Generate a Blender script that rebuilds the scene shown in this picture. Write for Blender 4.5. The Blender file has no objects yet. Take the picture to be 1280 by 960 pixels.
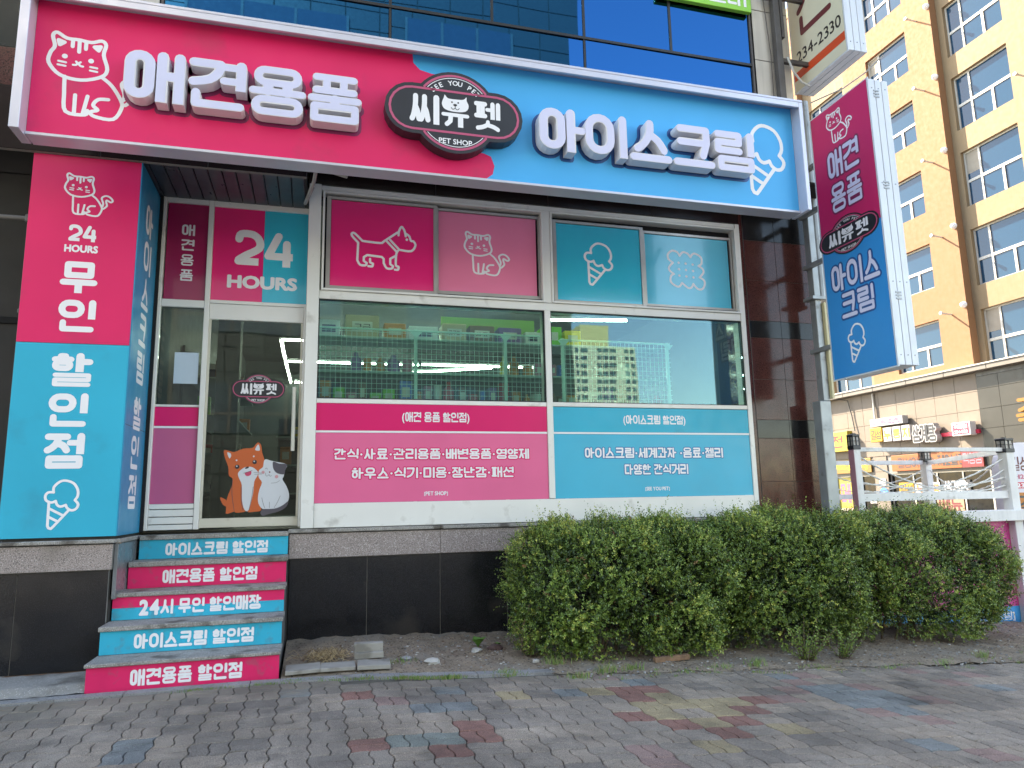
import bpy, math, random
import numpy as np
from mathutils import Vector, Matrix
from mathutils.geometry import delaunay_2d_cdt
random.seed(7)
rnd = random.Random(11)
R = math.radians
sc = bpy.context.scene
COL = sc.collection

# ---------------------------------------------------------------- camera, light, exposure
cam_d = bpy.data.cameras.new('camera')
cam = bpy.data.objects.new('camera', cam_d); COL.objects.link(cam)
_yaw, _pit, _rol = R(15.495), R(9.295), R(-1.133)
_f = Vector((math.sin(_yaw)*math.cos(_pit), math.cos(_yaw)*math.cos(_pit), math.sin(_pit)))
_r = Vector((math.cos(_yaw), -math.sin(_yaw), 0)); _u = _r.cross(_f)
_c, _s = math.cos(_rol), math.sin(_rol)
_cr, _cu = _c*_r + _s*_u, -_s*_r + _c*_u
cam.matrix_world = Matrix(((_cr.x, _cu.x, -_f.x, 0), (_cr.y, _cu.y, -_f.y, -7.44), (_cr.z, _cu.z, -_f.z, 1.335), (0, 0, 0, 1)))
cam_d.sensor_fit = 'HORIZONTAL'; cam_d.sensor_width = 36; cam_d.lens = 36*886.98/1280
cam_d.clip_start = 0.05; cam_d.clip_end = 2000
sc.camera = cam

SUN_D = Vector((0.34, -0.64, -0.63)).normalized()          # the way the light travels
world = bpy.data.worlds.new('World'); sc.world = world; world.use_nodes = True
wn = world.node_tree.nodes; wl = world.node_tree.links
sky = wn.new('ShaderNodeTexSky'); sky.sky_type = 'NISHITA'; sky.sun_disc = False
sky.sun_elevation = math.asin(-SUN_D.z)
sky.sun_rotation = math.atan2(-SUN_D.x, -SUN_D.y)
sky.air_density = 1.0; sky.dust_density = 0.6; sky.ozone_density = 1.0
bg = wn['Background']; bg.inputs['Strength'].default_value = 0.15
wl.new(sky.outputs[0], bg.inputs['Color'])
sun_d = bpy.data.lights.new('sun', 'SUN'); sun_d.energy = 4.5; sun_d.angle = R(0.5); sun_d.color = (1, 0.95, 0.87)
sun = bpy.data.objects.new('sun', sun_d); COL.objects.link(sun)
sun.rotation_euler = SUN_D.to_track_quat('-Z', 'Y').to_euler(); sun.location = (-10, 20, 30)
sc.view_settings.view_transform = 'Standard'; sc.view_settings.look = 'None'
sc.view_settings.exposure = 2.6
try: sc.view_settings.use_white_balance = True; sc.view_settings.white_balance_temperature = 8000
except Exception: pass
sc.view_settings.gamma = 1; sc.view_settings.use_curve_mapping = False
sc.cycles.max_bounces = 8; sc.cycles.transparent_max_bounces = 12
sc.cycles.sample_clamp_indirect = 6

# ---------------------------------------------------------------- materials
def lin(c):
    return tuple((x/12.92 if x <= .04045 else ((x+.055)/1.055)**2.4) for x in c)
def rgb(r, g, b):
    return lin((r/255, g/255, b/255))
MATS = {}
def mat(name, col, rough=.5, metal=0., var=.06, vs=3., bump=0., bs=60., spec=.5, speck=None, streak=0., dirt=None, coat=0.):
    """col linear. var: soft value variation; bump: fine relief; speck: (colour, scale, amount) mineral specks;
    streak: vertical rain streaks; dirt: (colour, scale, threshold)"""
    if name in MATS: return MATS[name]
    m = bpy.data.materials.new(name); MATS[name] = m; m.use_nodes = True
    n, l = m.node_tree.nodes, m.node_tree.links
    b = n['Principled BSDF']
    b.inputs['Roughness'].default_value = rough; b.inputs['Metallic'].default_value = metal
    b.inputs['Specular IOR Level'].default_value = spec
    if coat: b.inputs['Coat Weight'].default_value = coat; b.inputs['Coat Roughness'].default_value = .05
    g = n.new('ShaderNodeNewGeometry')
    cur = None
    def noise(scale, det=4, vec=None):
        t = n.new('ShaderNodeTexNoise'); t.inputs['Scale'].default_value = scale; t.inputs['Detail'].default_value = det
        l.new(vec or g.outputs['Position'], t.inputs['Vector']); return t
    def ramp(src, a, bb, lo=0., hi=1.):
        t = n.new('ShaderNodeMapRange'); t.inputs[1].default_value = a; t.inputs[2].default_value = bb
        t.inputs[3].default_value = lo; t.inputs[4].default_value = hi
        l.new(src, t.inputs[0]); return t.outputs[0]
    def mix(fac, a, bcol, mode='MIX'):
        t = n.new('ShaderNodeMix'); t.data_type = 'RGBA'; t.blend_type = mode
        if isinstance(fac, float): t.inputs[0].default_value = fac
        else: l.new(fac, t.inputs[0])
        for k, v in ((6, a), (7, bcol)):
            if isinstance(v, tuple): t.inputs[k].default_value = (*v[:3], 1)
            else: l.new(v, t.inputs[k])
        return t.outputs[2]
    cur = tuple(col)
    if var:
        nz = noise(vs, 6)
        cur = mix(ramp(nz.outputs[0], .3, .7), tuple(c*(1-var) for c in col), tuple(min(1, c*(1+var)) for c in col))
    if speck:
        for (sc_, ss, sa) in (speck if isinstance(speck, list) else [speck]):
            nz = noise(ss, 2); cur = mix(ramp(nz.outputs[0], .56-sa, .66-sa), cur, sc_)
    if streak:
        mp = n.new('ShaderNodeMapping'); mp.inputs['Scale'].default_value = (22, 22, 1.1); l.new(g.outputs['Position'], mp.inputs[0])
        nz = noise(1., 5, mp.outputs[0]); cur = mix(ramp(nz.outputs[0], .45, .75, 0., streak), cur, tuple(c*.45 for c in col))
    if dirt:
        nz = noise(dirt[1], 8); cur = mix(ramp(nz.outputs[0], dirt[2], dirt[2]+.12, 0., dirt[3] if len(dirt) > 3 else .8), cur, dirt[0])
    if isinstance(cur, tuple): b.inputs['Base Color'].default_value = (*cur, 1)
    else: l.new(cur, b.inputs['Base Color'])
    if bump:
        nz = noise(bs, 5); bp = n.new('ShaderNodeBump'); bp.inputs['Strength'].default_value = bump; bp.inputs['Distance'].default_value = .01
        l.new(nz.outputs[0], bp.inputs['Height']); l.new(bp.outputs[0], b.inputs['Normal'])
    nz = noise(7., 4); l.new(ramp(nz.outputs[0], .3, .7, max(0., rough-.06), min(1., rough+.08)), b.inputs['Roughness'])
    return m
def emit(name, col, s):
    if name in MATS: return MATS[name]
    m = bpy.data.materials.new(name); MATS[name] = m; m.use_nodes = True
    b = m.node_tree.nodes['Principled BSDF']
    b.inputs['Base Color'].default_value = (*col, 1); b.inputs['Emission Color'].default_value = (*col, 1)
    b.inputs['Emission Strength'].default_value = s; return m
def glass(name, tint, ior=1.7, add=0., gl=(1, 1, 1), wob=0.):
    if name in MATS: return MATS[name]
    m = bpy.data.materials.new(name); MATS[name] = m; m.use_nodes = True
    n, l = m.node_tree.nodes, m.node_tree.links; n.remove(n['Principled BSDF'])
    out = n['Material Output']
    tr = n.new('ShaderNodeBsdfTransparent'); tr.inputs[0].default_value = (*tint, 1)
    g = n.new('ShaderNodeBsdfGlossy'); g.inputs['Color'].default_value = (*gl, 1); g.inputs['Roughness'].default_value = 0.012
    fr = n.new('ShaderNodeFresnel'); fr.inputs[0].default_value = ior
    ad = n.new('ShaderNodeMath'); ad.operation = 'ADD'; ad.use_clamp = True; ad.inputs[1].default_value = add
    mx = n.new('ShaderNodeMixShader')
    if wob:
        ge = n.new('ShaderNodeNewGeometry'); nz = n.new('ShaderNodeTexNoise'); nz.inputs['Scale'].default_value = 1.3; nz.inputs['Detail'].default_value = 1
        l.new(ge.outputs['Position'], nz.inputs['Vector'])
        bp = n.new('ShaderNodeBump'); bp.inputs['Strength'].default_value = wob; bp.inputs['Distance'].default_value = .02
        l.new(nz.outputs[0], bp.inputs['Height']); l.new(bp.outputs[0], g.inputs['Normal'])
    l.new(fr.outputs[0], ad.inputs[0]); l.new(ad.outputs[0], mx.inputs[0]); l.new(tr.outputs[0], mx.inputs[1]); l.new(g.outputs[0], mx.inputs[2])
    l.new(mx.outputs[0], out.inputs[0]); return m

# ---------------------------------------------------------------- object helpers
ORG = {}
def link(o, parent):
    COL.objects.link(o)
    if parent: o.parent = parent
def origin(o):
    return ORG.get(o.name, Vector((0, 0, 0))) if o else Vector((0, 0, 0))
def mesh_obj(name, verts, faces, mats, parent=None, midx=None, smooth=False, at=None):
    """verts in world coordinates; a top-level mesh gets its origin at 'at'"""
    o0 = origin(parent) if parent else (Vector(at) if at else Vector((0, 0, 0)))
    me = bpy.data.meshes.new(name)
    me.from_pydata([(v[0]-o0.x, v[1]-o0.y, v[2]-o0.z) for v in verts], [], faces)
    for m in (mats if isinstance(mats, (list, tuple)) else [mats]): me.materials.append(m)
    if midx: me.polygons.foreach_set('material_index', midx)
    if smooth: me.polygons.foreach_set('use_smooth', [True]*len(me.polygons))
    me.update()
    o = bpy.data.objects.new(name, me); link(o, parent)
    if not parent: o.location = o0
    ORG[o.name] = o0
    return o
def tag(o, label=None, cat=None, group=None, kind=None):
    if label: o['label'] = label
    if cat: o['category'] = cat
    if group: o['group'] = group
    if kind: o['kind'] = kind
    return o
def thing(name, loc, label, cat, group=None):
    o = bpy.data.objects.new(name, None); COL.objects.link(o); o.location = loc; o.empty_display_size = .2
    ORG[o.name] = Vector(loc); return tag(o, label, cat, group)
class MB:
    def __init__(s): s.v = []; s.f = []; s.m = []
    def add(s, vs, fs, mi=0):
        k = len(s.v); s.v += [tuple(v) for v in vs]; s.f += [tuple(i+k for i in f) for f in fs]; s.m += [mi]*len(fs); return s
    def box(s, x0, x1, y0, y1, z0, z1, mi=0, c=0.):
        if x1 < x0: x0, x1 = x1, x0
        if y1 < y0: y0, y1 = y1, y0
        if z1 < z0: z0, z1 = z1, z0
        if not c:
            vs = [(x, y, z) for z in (z0, z1) for y in (y0, y1) for x in (x0, x1)]
            return s.add(vs, [(0, 2, 3, 1), (4, 5, 7, 6), (0, 1, 5, 4), (2, 6, 7, 3), (0, 4, 6, 2), (1, 3, 7, 5)], mi)
        lo = (x0, y0, z0); hi = (x1, y1, z1); vs = []; id = {}
        for sx in (0, 1):
            for sy in (0, 1):
                for sz in (0, 1):
                    for ax in range(3):
                        p = []
                        for k, sgn in enumerate((sx, sy, sz)):
                            val = hi[k] if sgn else lo[k]
                            if k != ax: val += -c if sgn else c
                            p.append(val)
                        id[(sx, sy, sz, ax)] = len(vs); vs.append(p)
        fs = []
        for ax in range(3):
            o = [k for k in range(3) if k != ax]
            for sg in (0, 1):
                q = []
                for a, b in ((0, 0), (1, 0), (1, 1), (0, 1)):
                    t = [0, 0, 0]; t[ax] = sg; t[o[0]] = a; t[o[1]] = b; q.append(id[(*t, ax)])
                fs.append(q)
            for a in (0, 1):
                for b in (0, 1):
                    q = []
                    for e, axx in ((0, o[0]), (1, o[0]), (1, o[1]), (0, o[1])):
                        t = [0, 0, 0]; t[ax] = e; t[o[0]] = a; t[o[1]] = b; q.append(id[(*t, axx)])
                    fs.append(q)
        for sx in (0, 1):
            for sy in (0, 1):
                for sz in (0, 1): fs.append([id[(sx, sy, sz, k)] for k in range(3)])
        cen = Vector(((x0+x1)/2, (y0+y1)/2, (z0+z1)/2)); out = []
        for f in fs:
            p = [Vector(vs[i]) for i in f]; nn = (p[1]-p[0]).cross(p[2]-p[0])
            out.append(f if nn.dot(sum(p, Vector())/len(p)-cen) > 0 else f[::-1])
        return s.add(vs, out, mi)
    def tube(s, pts, r, n=8, mi=0, caps=True):
        pts = [Vector(p) for p in pts]; rr = r if isinstance(r, (list, tuple)) else [r]*len(pts)
        vs = []; up = Vector((0, 0, 1)); prev = None
        for i, p in enumerate(pts):
            d = (pts[min(i+1, len(pts)-1)]-pts[max(i-1, 0)]).normalized()
            a = d.cross(up if abs(d.z) < .95 else Vector((1, 0, 0))).normalized()
            if prev is not None:
                a = (prev-d*prev.dot(d)).normalized()
            prev = a; b = d.cross(a)
            for k in range(n):
                t = 2*math.pi*k/n; vs.append(p+(a*math.cos(t)+b*math.sin(t))*rr[i])
        fs = []
        for i in range(len(pts)-1):
            for k in range(n):
                a0 = i*n+k; a1 = i*n+(k+1) % n; fs.append((a0, a1, a1+n, a0+n))
        if caps: fs.append(tuple(range(n))[::-1]); fs.append(tuple(range((len(pts)-1)*n, len(pts)*n)))
        return s.add(vs, fs, mi)
    def beam(s, p, q, w, h, mi=0, up=(0, 0, 1)):
        p, q = Vector(p), Vector(q); d = (q-p).normalized(); u = Vector(up)
        a = d.cross(u).normalized(); b = a.cross(d).normalized()
        vs = [e+a*w/2*i+b*h/2*j for e in (p, q) for i, j in ((-1, -1), (1, -1), (1, 1), (-1, 1))]
        return s.add(vs, [(0, 1, 2, 3), (7, 6, 5, 4), (0, 4, 5, 1), (1, 5, 6, 2), (2, 6, 7, 3), (3, 7, 4, 0)], mi)
    def prism(s, poly, o, ux, uy, d, mi=0):
        """poly 2D list (ccw) mapped by o+ux*x+uy*y, thickness vector d behind"""
        o, ux, uy, d = Vector(o), Vector(ux), Vector(uy), Vector(d); n = len(poly)
        a = [o+ux*x+uy*y for x, y in poly]; vs = a+[p+d for p in a]
        fs = [tuple(range(n)), tuple(range(2*n-1, n-1, -1))]+[(i, i+n, (i+1) % n+n, (i+1) % n) for i in range(n)]
        return s.add(vs, fs, mi)
    def build(s, name, mats, parent=None, smooth=False, at=None):
        return mesh_obj(name, s.v, s.f, mats, parent, s.m, smooth, at)
def box(name, m, parent, x0, x1, y0, y1, z0, z1, c=0., at=None):
    return MB().box(x0, x1, y0, y1, z0, z1, 0, c).build(name, m, parent, at=at)

# ---------------------------------------------------------------- flat shapes: strokes, outlines, letters
def crom(pts, closed=False, n=4):
    out = []; N = len(pts)
    rng = range(N) if closed else range(N-1)
    for i in rng:
        if closed: p = [pts[(i+k) % N] for k in (-1, 0, 1, 2)]
        else: p = [pts[max(i-1, 0)], pts[i], pts[i+1], pts[min(i+2, N-1)]]
        for k in range(n):
            t = k/n; t2 = t*t; t3 = t2*t
            out.append(tuple(.5*((2*p[1][j])+(-p[0][j]+p[2][j])*t+(2*p[0][j]-5*p[1][j]+4*p[2][j]-p[3][j])*t2+(-p[0][j]+3*p[1][j]-3*p[2][j]+p[3][j])*t3) for j in (0, 1)))
    if not closed: out.append(tuple(pts[-1]))
    return out
def circ(x, y, r, n=14, ry=None):
    return [(x+r*math.cos(2*math.pi*k/n), y+(ry or r)*math.sin(2*math.pi*k/n)) for k in range(n)]
def stroke(pts, w, closed=False, e0='r', e1='r', n=10):
    """convex polygons covering a stroke of width w; ends 'r' round or 'b' butt"""
    P = [Vector((p[0], p[1])) for p in pts]; polys = []; N = len(P); h = w/2
    segs = N if closed else N-1
    dirs = [(P[(i+1) % N]-P[i]).normalized() for i in range(segs)]
    def nor(d): return Vector((-d.y, d.x))
    jn = {}
    for i in range(N):
        if not closed and i in (0, N-1): continue
        a = dirs[(i-1) % segs]; b = dirs[i % segs]
        if a.dot(b) > .86:
            m = (nor(a)+nor(b)).normalized(); jn[i] = m*(h/max(.5, m.dot(nor(b))))
        else: polys.append(circ(P[i].x, P[i].y, h, n))
    for i in range(segs):
        j = (i+1) % N; nn = nor(dirs[i])*h
        a = jn.get(i, nn); b = jn.get(j, nn)
        polys.append([tuple(P[i]-a), tuple(P[j]-b), tuple(P[j]+b), tuple(P[i]+a)])
    if not closed:
        if e0 == 'r': polys.append(circ(P[0].x, P[0].y, h, n))
        if e1 == 'r': polys.append(circ(P[-1].x, P[-1].y, h, n))
    return polys
def union(polys):
    """union of simple polygons -> (verts, tris, boundary directed edges)"""
    vs = []; fs = []
    for p in polys:
        a = sum(p[i][0]*p[(i+1) % len(p)][1]-p[(i+1) % len(p)][0]*p[i][1] for i in range(len(p)))
        if abs(a) < 1e-12: continue
        if a < 0: p = p[::-1]
        k = len(vs); vs += [Vector((q[0], q[1])) for q in p]; fs.append(list(range(k, k+len(p))))
    v, e, f, _, _, of = delaunay_2d_cdt(vs, [], fs, 0, 1e-6)
    V = np.array([tuple(q) for q in v]); T = np.array([tuple(t) for t in f], dtype=int)
    c = V[T].mean(axis=1); ins = np.zeros(len(T), bool)
    for g in fs:
        p = np.array([tuple(vs[i]) for i in g]); q = np.roll(p, -1, axis=0)
        lo, hi = p.min(axis=0), p.max(axis=0)
        k = np.where(~ins & (c[:, 0] > lo[0]) & (c[:, 0] < hi[0]) & (c[:, 1] > lo[1]) & (c[:, 1] < hi[1]))[0]
        if not len(k): continue
        cx, cy = c[k, 0][:, None], c[k, 1][:, None]
        cond = (p[:, 1] > cy) != (q[:, 1] > cy)
        with np.errstate(divide='ignore', invalid='ignore'):
            xi = (q[:, 0]-p[:, 0])*(cy-p[:, 1])/(q[:, 1]-p[:, 1])+p[:, 0]
        ins[k] |= ((cond & (cx < xi)).sum(axis=1) % 2) == 1
    A = V[T]; ar = (A[:, 1, 0]-A[:, 0, 0])*(A[:, 2, 1]-A[:, 0, 1])-(A[:, 2, 0]-A[:, 0, 0])*(A[:, 1, 1]-A[:, 0, 1])
    tris = [tuple(int(i) for i in (t if a_ > 0 else t[::-1])) for t, o, a_ in zip(T, ins, ar) if o]
    ed = {}
    for t in tris:
        for a, b in zip(t, t[1:]+t[:1]): ed[(a, b)] = 1
    bd = [k for k in ed if (k[1], k[0]) not in ed]
    return [tuple(q) for q in v], tris, bd
def flat(mb, polys, o, ux, uy, off=(0, 0, 0), depth=None, mi=0, side=None):
    """place a union of polygons in space; depth vector extrudes backwards"""
    v, t, bd = union(polys) if not (isinstance(polys, tuple)) else polys
    o, ux, uy, off = Vector(o), Vector(ux), Vector(uy), Vector(off)
    P = [o+off+ux*p[0]+uy*p[1] for p in v]
    if depth is None: mb.add(P, t, mi); return
    d = Vector(depth); n = len(P)
    mb.add(P, t, mi)
    mb.add(P+[p+d for p in P], [(b, a, a+n, b+n) for a, b in bd], mi if side is None else side)
def xf(polys, s=1., dx=0., dy=0., sy=None):
    sy = s if sy is None else sy
    return [[(p[0]*s+dx, p[1]*sy+dy) for p in q] for q in polys]

# --- Hangul drawn from strokes
CHO = 'ㄱㄲㄴㄷㄸㄹㅁㅂㅃㅅㅆㅇㅈㅉㅊㅋㅌㅍㅎ'
JUNG = 'ㅏㅐㅑㅒㅓㅔㅕㅖㅗㅘㅙㅚㅛㅜㅝㅞㅟㅠㅡㅢㅣ'
JONG = ' ㄱㄲㄳㄴㄵㄶㄷㄹㄺㄻㄼㄽㄾㄿㅀㅁㅂㅄㅅㅆㅇㅈㅊㅋㅌㅍㅎ'
def jamo(ch, x0, y0, x1, y1, t, fin=False, sq=False):
    """strokes of a consonant in an outer box; returns polys"""
    a, b, c, d = x0+t/2, y0+t/2, x1-t/2, y1-t/2
    X = lambda u: a+(c-a)*u
    Y = lambda v: b+(d-b)*v
    L = lambda *p, cl=False, tt=t, e0='r', e1='r': stroke([(X(q[0]), Y(q[1])) for q in p], tt, cl, e0, e1)
    if ch == 'ㄱ':
        if fin or sq: return L((0, 1), (1, 1), (1, 0), e1='b')
        return L((0, 1), (1, 1))+stroke(crom([(X(1), Y(1)), (X(.92), Y(.6)), (X(.6), Y(.2)), (X(0), Y(0))], n=3), t) if (y1-y0) < .9*(x1-x0)*1.6 and not fin else L((0, 1), (1, 1))+stroke(crom([(X(1), Y(1)), (X(.95), Y(.6)), (X(.55), Y(.15)), (X(.1), Y(0))], n=3), t)
    if ch == 'ㄴ': return L((0, 1), (0, 0), (1, 0))
    if ch == 'ㄷ': return L((1, 1), (0, 1), (0, 0), (1, 0))
    if ch == 'ㄹ': return L((0, 1), (1, 1), (1, .5), (0, .5), (0, 0), (1, 0))
    if ch == 'ㅁ': return L((0, 1), (1, 1), (1, 0), (0, 0), cl=True)
    if ch == 'ㅂ': return L((0, 1), (0, 0), (1, 0), (1, 1))+L((0, .5), (1, .5))
    if ch == 'ㅅ':
        return stroke(crom([(X(.5), Y(1)), (X(.47), Y(.6)), (X(.25), Y(.2)), (X(0), Y(0))], n=3), t)+stroke(crom([(X(.5), Y(.55)), (X(.78), Y(.35)), (X(1), Y(0))], n=3), t)
    if ch == 'ㅆ':
        m = (x0+x1)/2; return jamo('ㅅ', x0, y0, m+t*.25, y1, t*.85)+jamo('ㅅ', m-t*.25, y0, x1, y1, t*.85)
    if ch == 'ㅈ':
        return L((0, 1), (1, 1))+stroke(crom([(X(.55), Y(1)), (X(.45), Y(.5)), (X(.2), Y(.15)), (X(0), Y(0))], n=3), t)+stroke(crom([(X(.48), Y(.5)), (X(.8), Y(.35)), (X(1), Y(0))], n=3), t)
    if ch == 'ㅊ': return L((.35, 1), (.65, 1))+jamo('ㅈ', x0, y0, x1, y1-(y1-y0)*.26, t)
    if ch == 'ㅋ': return L((0, 1), (1, 1), (1, .5), (.85, 0), e1='r')+L((0, .48), (1, .48))
    if ch == 'ㅌ': return L((1, 1), (0, 1), (0, 0), (1, 0))+L((0, .5), (1, .5))
    if ch == 'ㅍ': return L((0, 1), (1, 1))+L((0, 0), (1, 0))+L((.27, 1), (.27, 0))+L((.73, 1), (.73, 0))
    if ch == 'ㅎ':
        h = y1-y0
        return L((.38, 1), (.62, 1))+stroke([(X(0), Y(.74)), (X(1), Y(.74))], t*.9)+ring(x0+(x1-x0)*.05, y0, x1-(x1-x0)*.05, y0+h*.66, t*.92)
    if ch == 'ㅇ': return ring(x0, y0, x1, y1, t)
    return []
def ring(x0, y0, x1, y1, t):
    w, h = x1-x0, y1-y0; a, b = (w-t)/2, (h-t)/2; cx, cy = (x0+x1)/2, (y0+y1)/2
    r = min(a, b)*.98; pts = []
    for sx, sy, a0 in ((1, 1, 0), (-1, 1, 90), (-1, -1, 180), (1, -1, 270)):
        for k in range(5):
            an = R(a0+22.5*k); pts.append((cx+sx*(a-r)+r*math.cos(an), cy+sy*(b-r)+r*math.sin(an)))
    out = [pts[0]]
    for p in pts[1:]:
        if (p[0]-out[-1][0])**2+(p[1]-out[-1][1])**2 > 1e-7: out.append(p)
    if (out[0][0]-out[-1][0])**2+(out[0][1]-out[-1][1])**2 < 1e-7: out.pop()
    return stroke(out, t, True)
GC = {}
def hangul(ch, t=.165):
    key = (ch, t)
    if key in GC: return GC[key]
    k = ord(ch)-0xAC00; c, v, f = CHO[k//588], JUNG[k % 588//28], JONG[k % 28]
    P = []; fin = f != ' '
    ft = t*(.62 if f == 'ㄹ' else .86)
    fh = .40 if f in 'ㄹ' else .37
    by = fh+.03 if fin else 0.
    S = lambda p, q, tt=t, e0='r', e1='b': P.extend(stroke([p, q], tt, False, e0, e1))
    if v in 'ㅏㅐㅑㅓㅔㅕㅖㅣ':
        hy = (1+by)/2+.02
        iw = {'ㅏ': .56, 'ㅐ': .50, 'ㅑ': .56, 'ㅓ': .60, 'ㅔ': .50, 'ㅕ': .58, 'ㅖ': .50, 'ㅣ': .70}[v]
        if c in 'ㄱㅅㅈㅆ' and v in 'ㅓㅕ': iw += .05
        it = t if not fin else t*.92
        P += jamo(c, 0, by+(.02 if fin else .04), iw, 1-.02, it)
        y0, y1 = by, 1-t/2
        if v in 'ㅏㅑ':
            x = iw+.03+t/2; S((x, y1), (x, y0))
            for yy in ([hy] if v == 'ㅏ' else [hy+.13, hy-.13]): S((x, yy), (1-t*.4, yy), t*.9, 'b', 'r')
        if v == 'ㅣ': S((1-t/2, y1), (1-t/2, y0))
        if v == 'ㅐ':
            x = iw+.03+t/2; S((x, y1), (x, y0)); S((1-t/2, y1), (1-t/2, y0)); S((x, hy), (1-t/2, hy), t, 'b')
        if v in 'ㅓㅕ':
            x = 1-t/2; S((x, y1), (x, y0))
            for yy in ([hy] if v == 'ㅓ' else [hy+.14, hy-.14]): S((iw-.02, yy), (x, yy), t*.8, 'r', 'b')
        if v in 'ㅔㅖ':
            x = 1-t*1.55-.03; S((x, y1), (x, y0)); S((1-t/2, y1), (1-t/2, y0))
            for yy in ([hy] if v == 'ㅔ' else [hy+.13, hy-.13]): S((iw-.01, yy), (x, yy), t*.75, 'r', 'b')
        if fin:
            q = .06 if f != 'ㅇ' else .04
            P += jamo(f, q, 0, 1-.02, fh, ft, True)
    elif v in 'ㅗㅛㅜㅠㅡ':
        th = t*(.8 if fin else .95)
        if fin:
            i0 = .60 if v in 'ㅗㅛ' else .585; bar = .485
            P += jamo(c, .08, i0, .92, 1, th, False, True)
            S((th/2, bar), (1-th/2, bar), th, 'r', 'r')
            if v == 'ㅗ': S((.5, bar), (.5, i0+.03), t)
            if v == 'ㅛ': S((.33, bar), (.33, i0+.03), t); S((.67, bar), (.67, i0+.03), t)
            if v == 'ㅜ': S((.5, bar), (.5, .36), t)
            if v == 'ㅠ': S((.33, bar), (.33, .36), t); S((.67, bar), (.67, .36), t)
            P += jamo(f, .05, 0, .95, .395, th, True)
        else:
            if v == 'ㅡ': bar = th/2; i0 = th+.035
            elif v in 'ㅗㅛ': bar = th/2; i0 = .36
            else: bar = .34; i0 = .34+th/2+.035
            P += jamo(c, .10, i0, .90, 1, th, False, True)
            S((th/2, bar), (1-th/2, bar), th, 'r', 'r')
            if v == 'ㅗ': S((.5, bar), (.5, i0+.02), t)
            if v == 'ㅛ': S((.32, bar), (.32, i0+.05), t); S((.68, bar), (.68, i0+.05), t)
            if v == 'ㅜ': S((.5, bar), (.5, 0), t)
            if v == 'ㅠ': S((.32, bar), (.28, t/2), t, 'r', 'r'); S((.68, bar), (.68, 0), t)
    else:   # ㅘ ㅝ ㅢ ㅚ ㅟ
        th = t*(.78 if fin else .9); b0 = .36 if fin else 0
        i0 = b0+(1-b0)*.42
        P += jamo(c, .02, i0, .64, 1, th, False, True)
        bar = b0+th/2+.01; S((th/2, bar), (.66, bar), th, 'r', 'r')
        if v in 'ㅘㅚ': S((.34, bar), (.34, i0+.02), th)
        x = .78 if v == 'ㅘ' else .90
        S((x, 1-t/2), (x, b0), t*.92)
        if v == 'ㅘ': S((x, b0+(1-b0)*.55), (.97, b0+(1-b0)*.55), th, 'b', 'r')
        if fin: P += jamo(f, .06, 0, .96, .33, th, True)
    GC[key] = P
    return P
FC = {}
def latin(s, bold=.03):
    """Blender's own font, emboldened: returns polys (cap height ~ .7) and width"""
    key = (s, bold)
    if key in FC: return FC[key]
    cu = bpy.data.curves.new('tmp', 'FONT'); cu.body = s; cu.resolution_u = 3
    ob = bpy.data.objects.new('tmp', cu); COL.objects.link(ob)
    bpy.context.view_layer.update()
    me = ob.to_mesh()
    V = [(v.co.x, v.co.y) for v in me.vertices]; T = [tuple(p.vertices) for p in me.polygons]
    polys = [[V[i] for i in t] for t in T]
    ed = {}
    for t in T:
        for a, b in zip(t, t[1:]+t[:1]):
            k = (min(a, b), max(a, b)); ed[k] = ed.get(k, 0)+1
    if bold:
        for (a, b), c in ed.items():
            if c == 1 and V[a] != V[b]:
                polys += stroke([V[a], V[b]], bold*2, n=6)
    w = (min(v[0] for v in V)-bold, max(v[0] for v in V)+bold)
    ob.to_mesh_clear(); bpy.data.objects.remove(ob); bpy.data.curves.remove(cu)
    FC[key] = (polys, w); return FC[key]
def textline(s, x0, x1, y0, y1, t=.165, bold=.035, gap=.07, space=.32, seq=False):
    """lay a line of hangul / latin into the box [x0,x1]x[y0,y1]; returns polys (or a list of per-glyph polys)"""
    items = []; x = 0.
    for ch in s:
        if ch == ' ': x += space; continue
        if '가' <= ch <= '힣': items.append((xf(hangul(ch, t), 1, x, 0))); x += 1+gap
        elif ch == '·': items.append([circ(x+.16, .45, .1)]); x += .32+gap
        else:
            p, w = latin(ch, bold); s_ = 1/.73*(.98)
            if ch in '()[]': s_ = 1.05; dy = .12
            else: dy = .035
            items.append(xf(p, s_, x-w[0]*s_, dy)); x += (w[1]-w[0])*s_+gap
    W = x-gap; sx = (x1-x0)/W; sy = y1-y0
    res = [xf(p, sx, x0, y0, sy) for p in items]
    return res if seq else sum(res, [])

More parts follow.
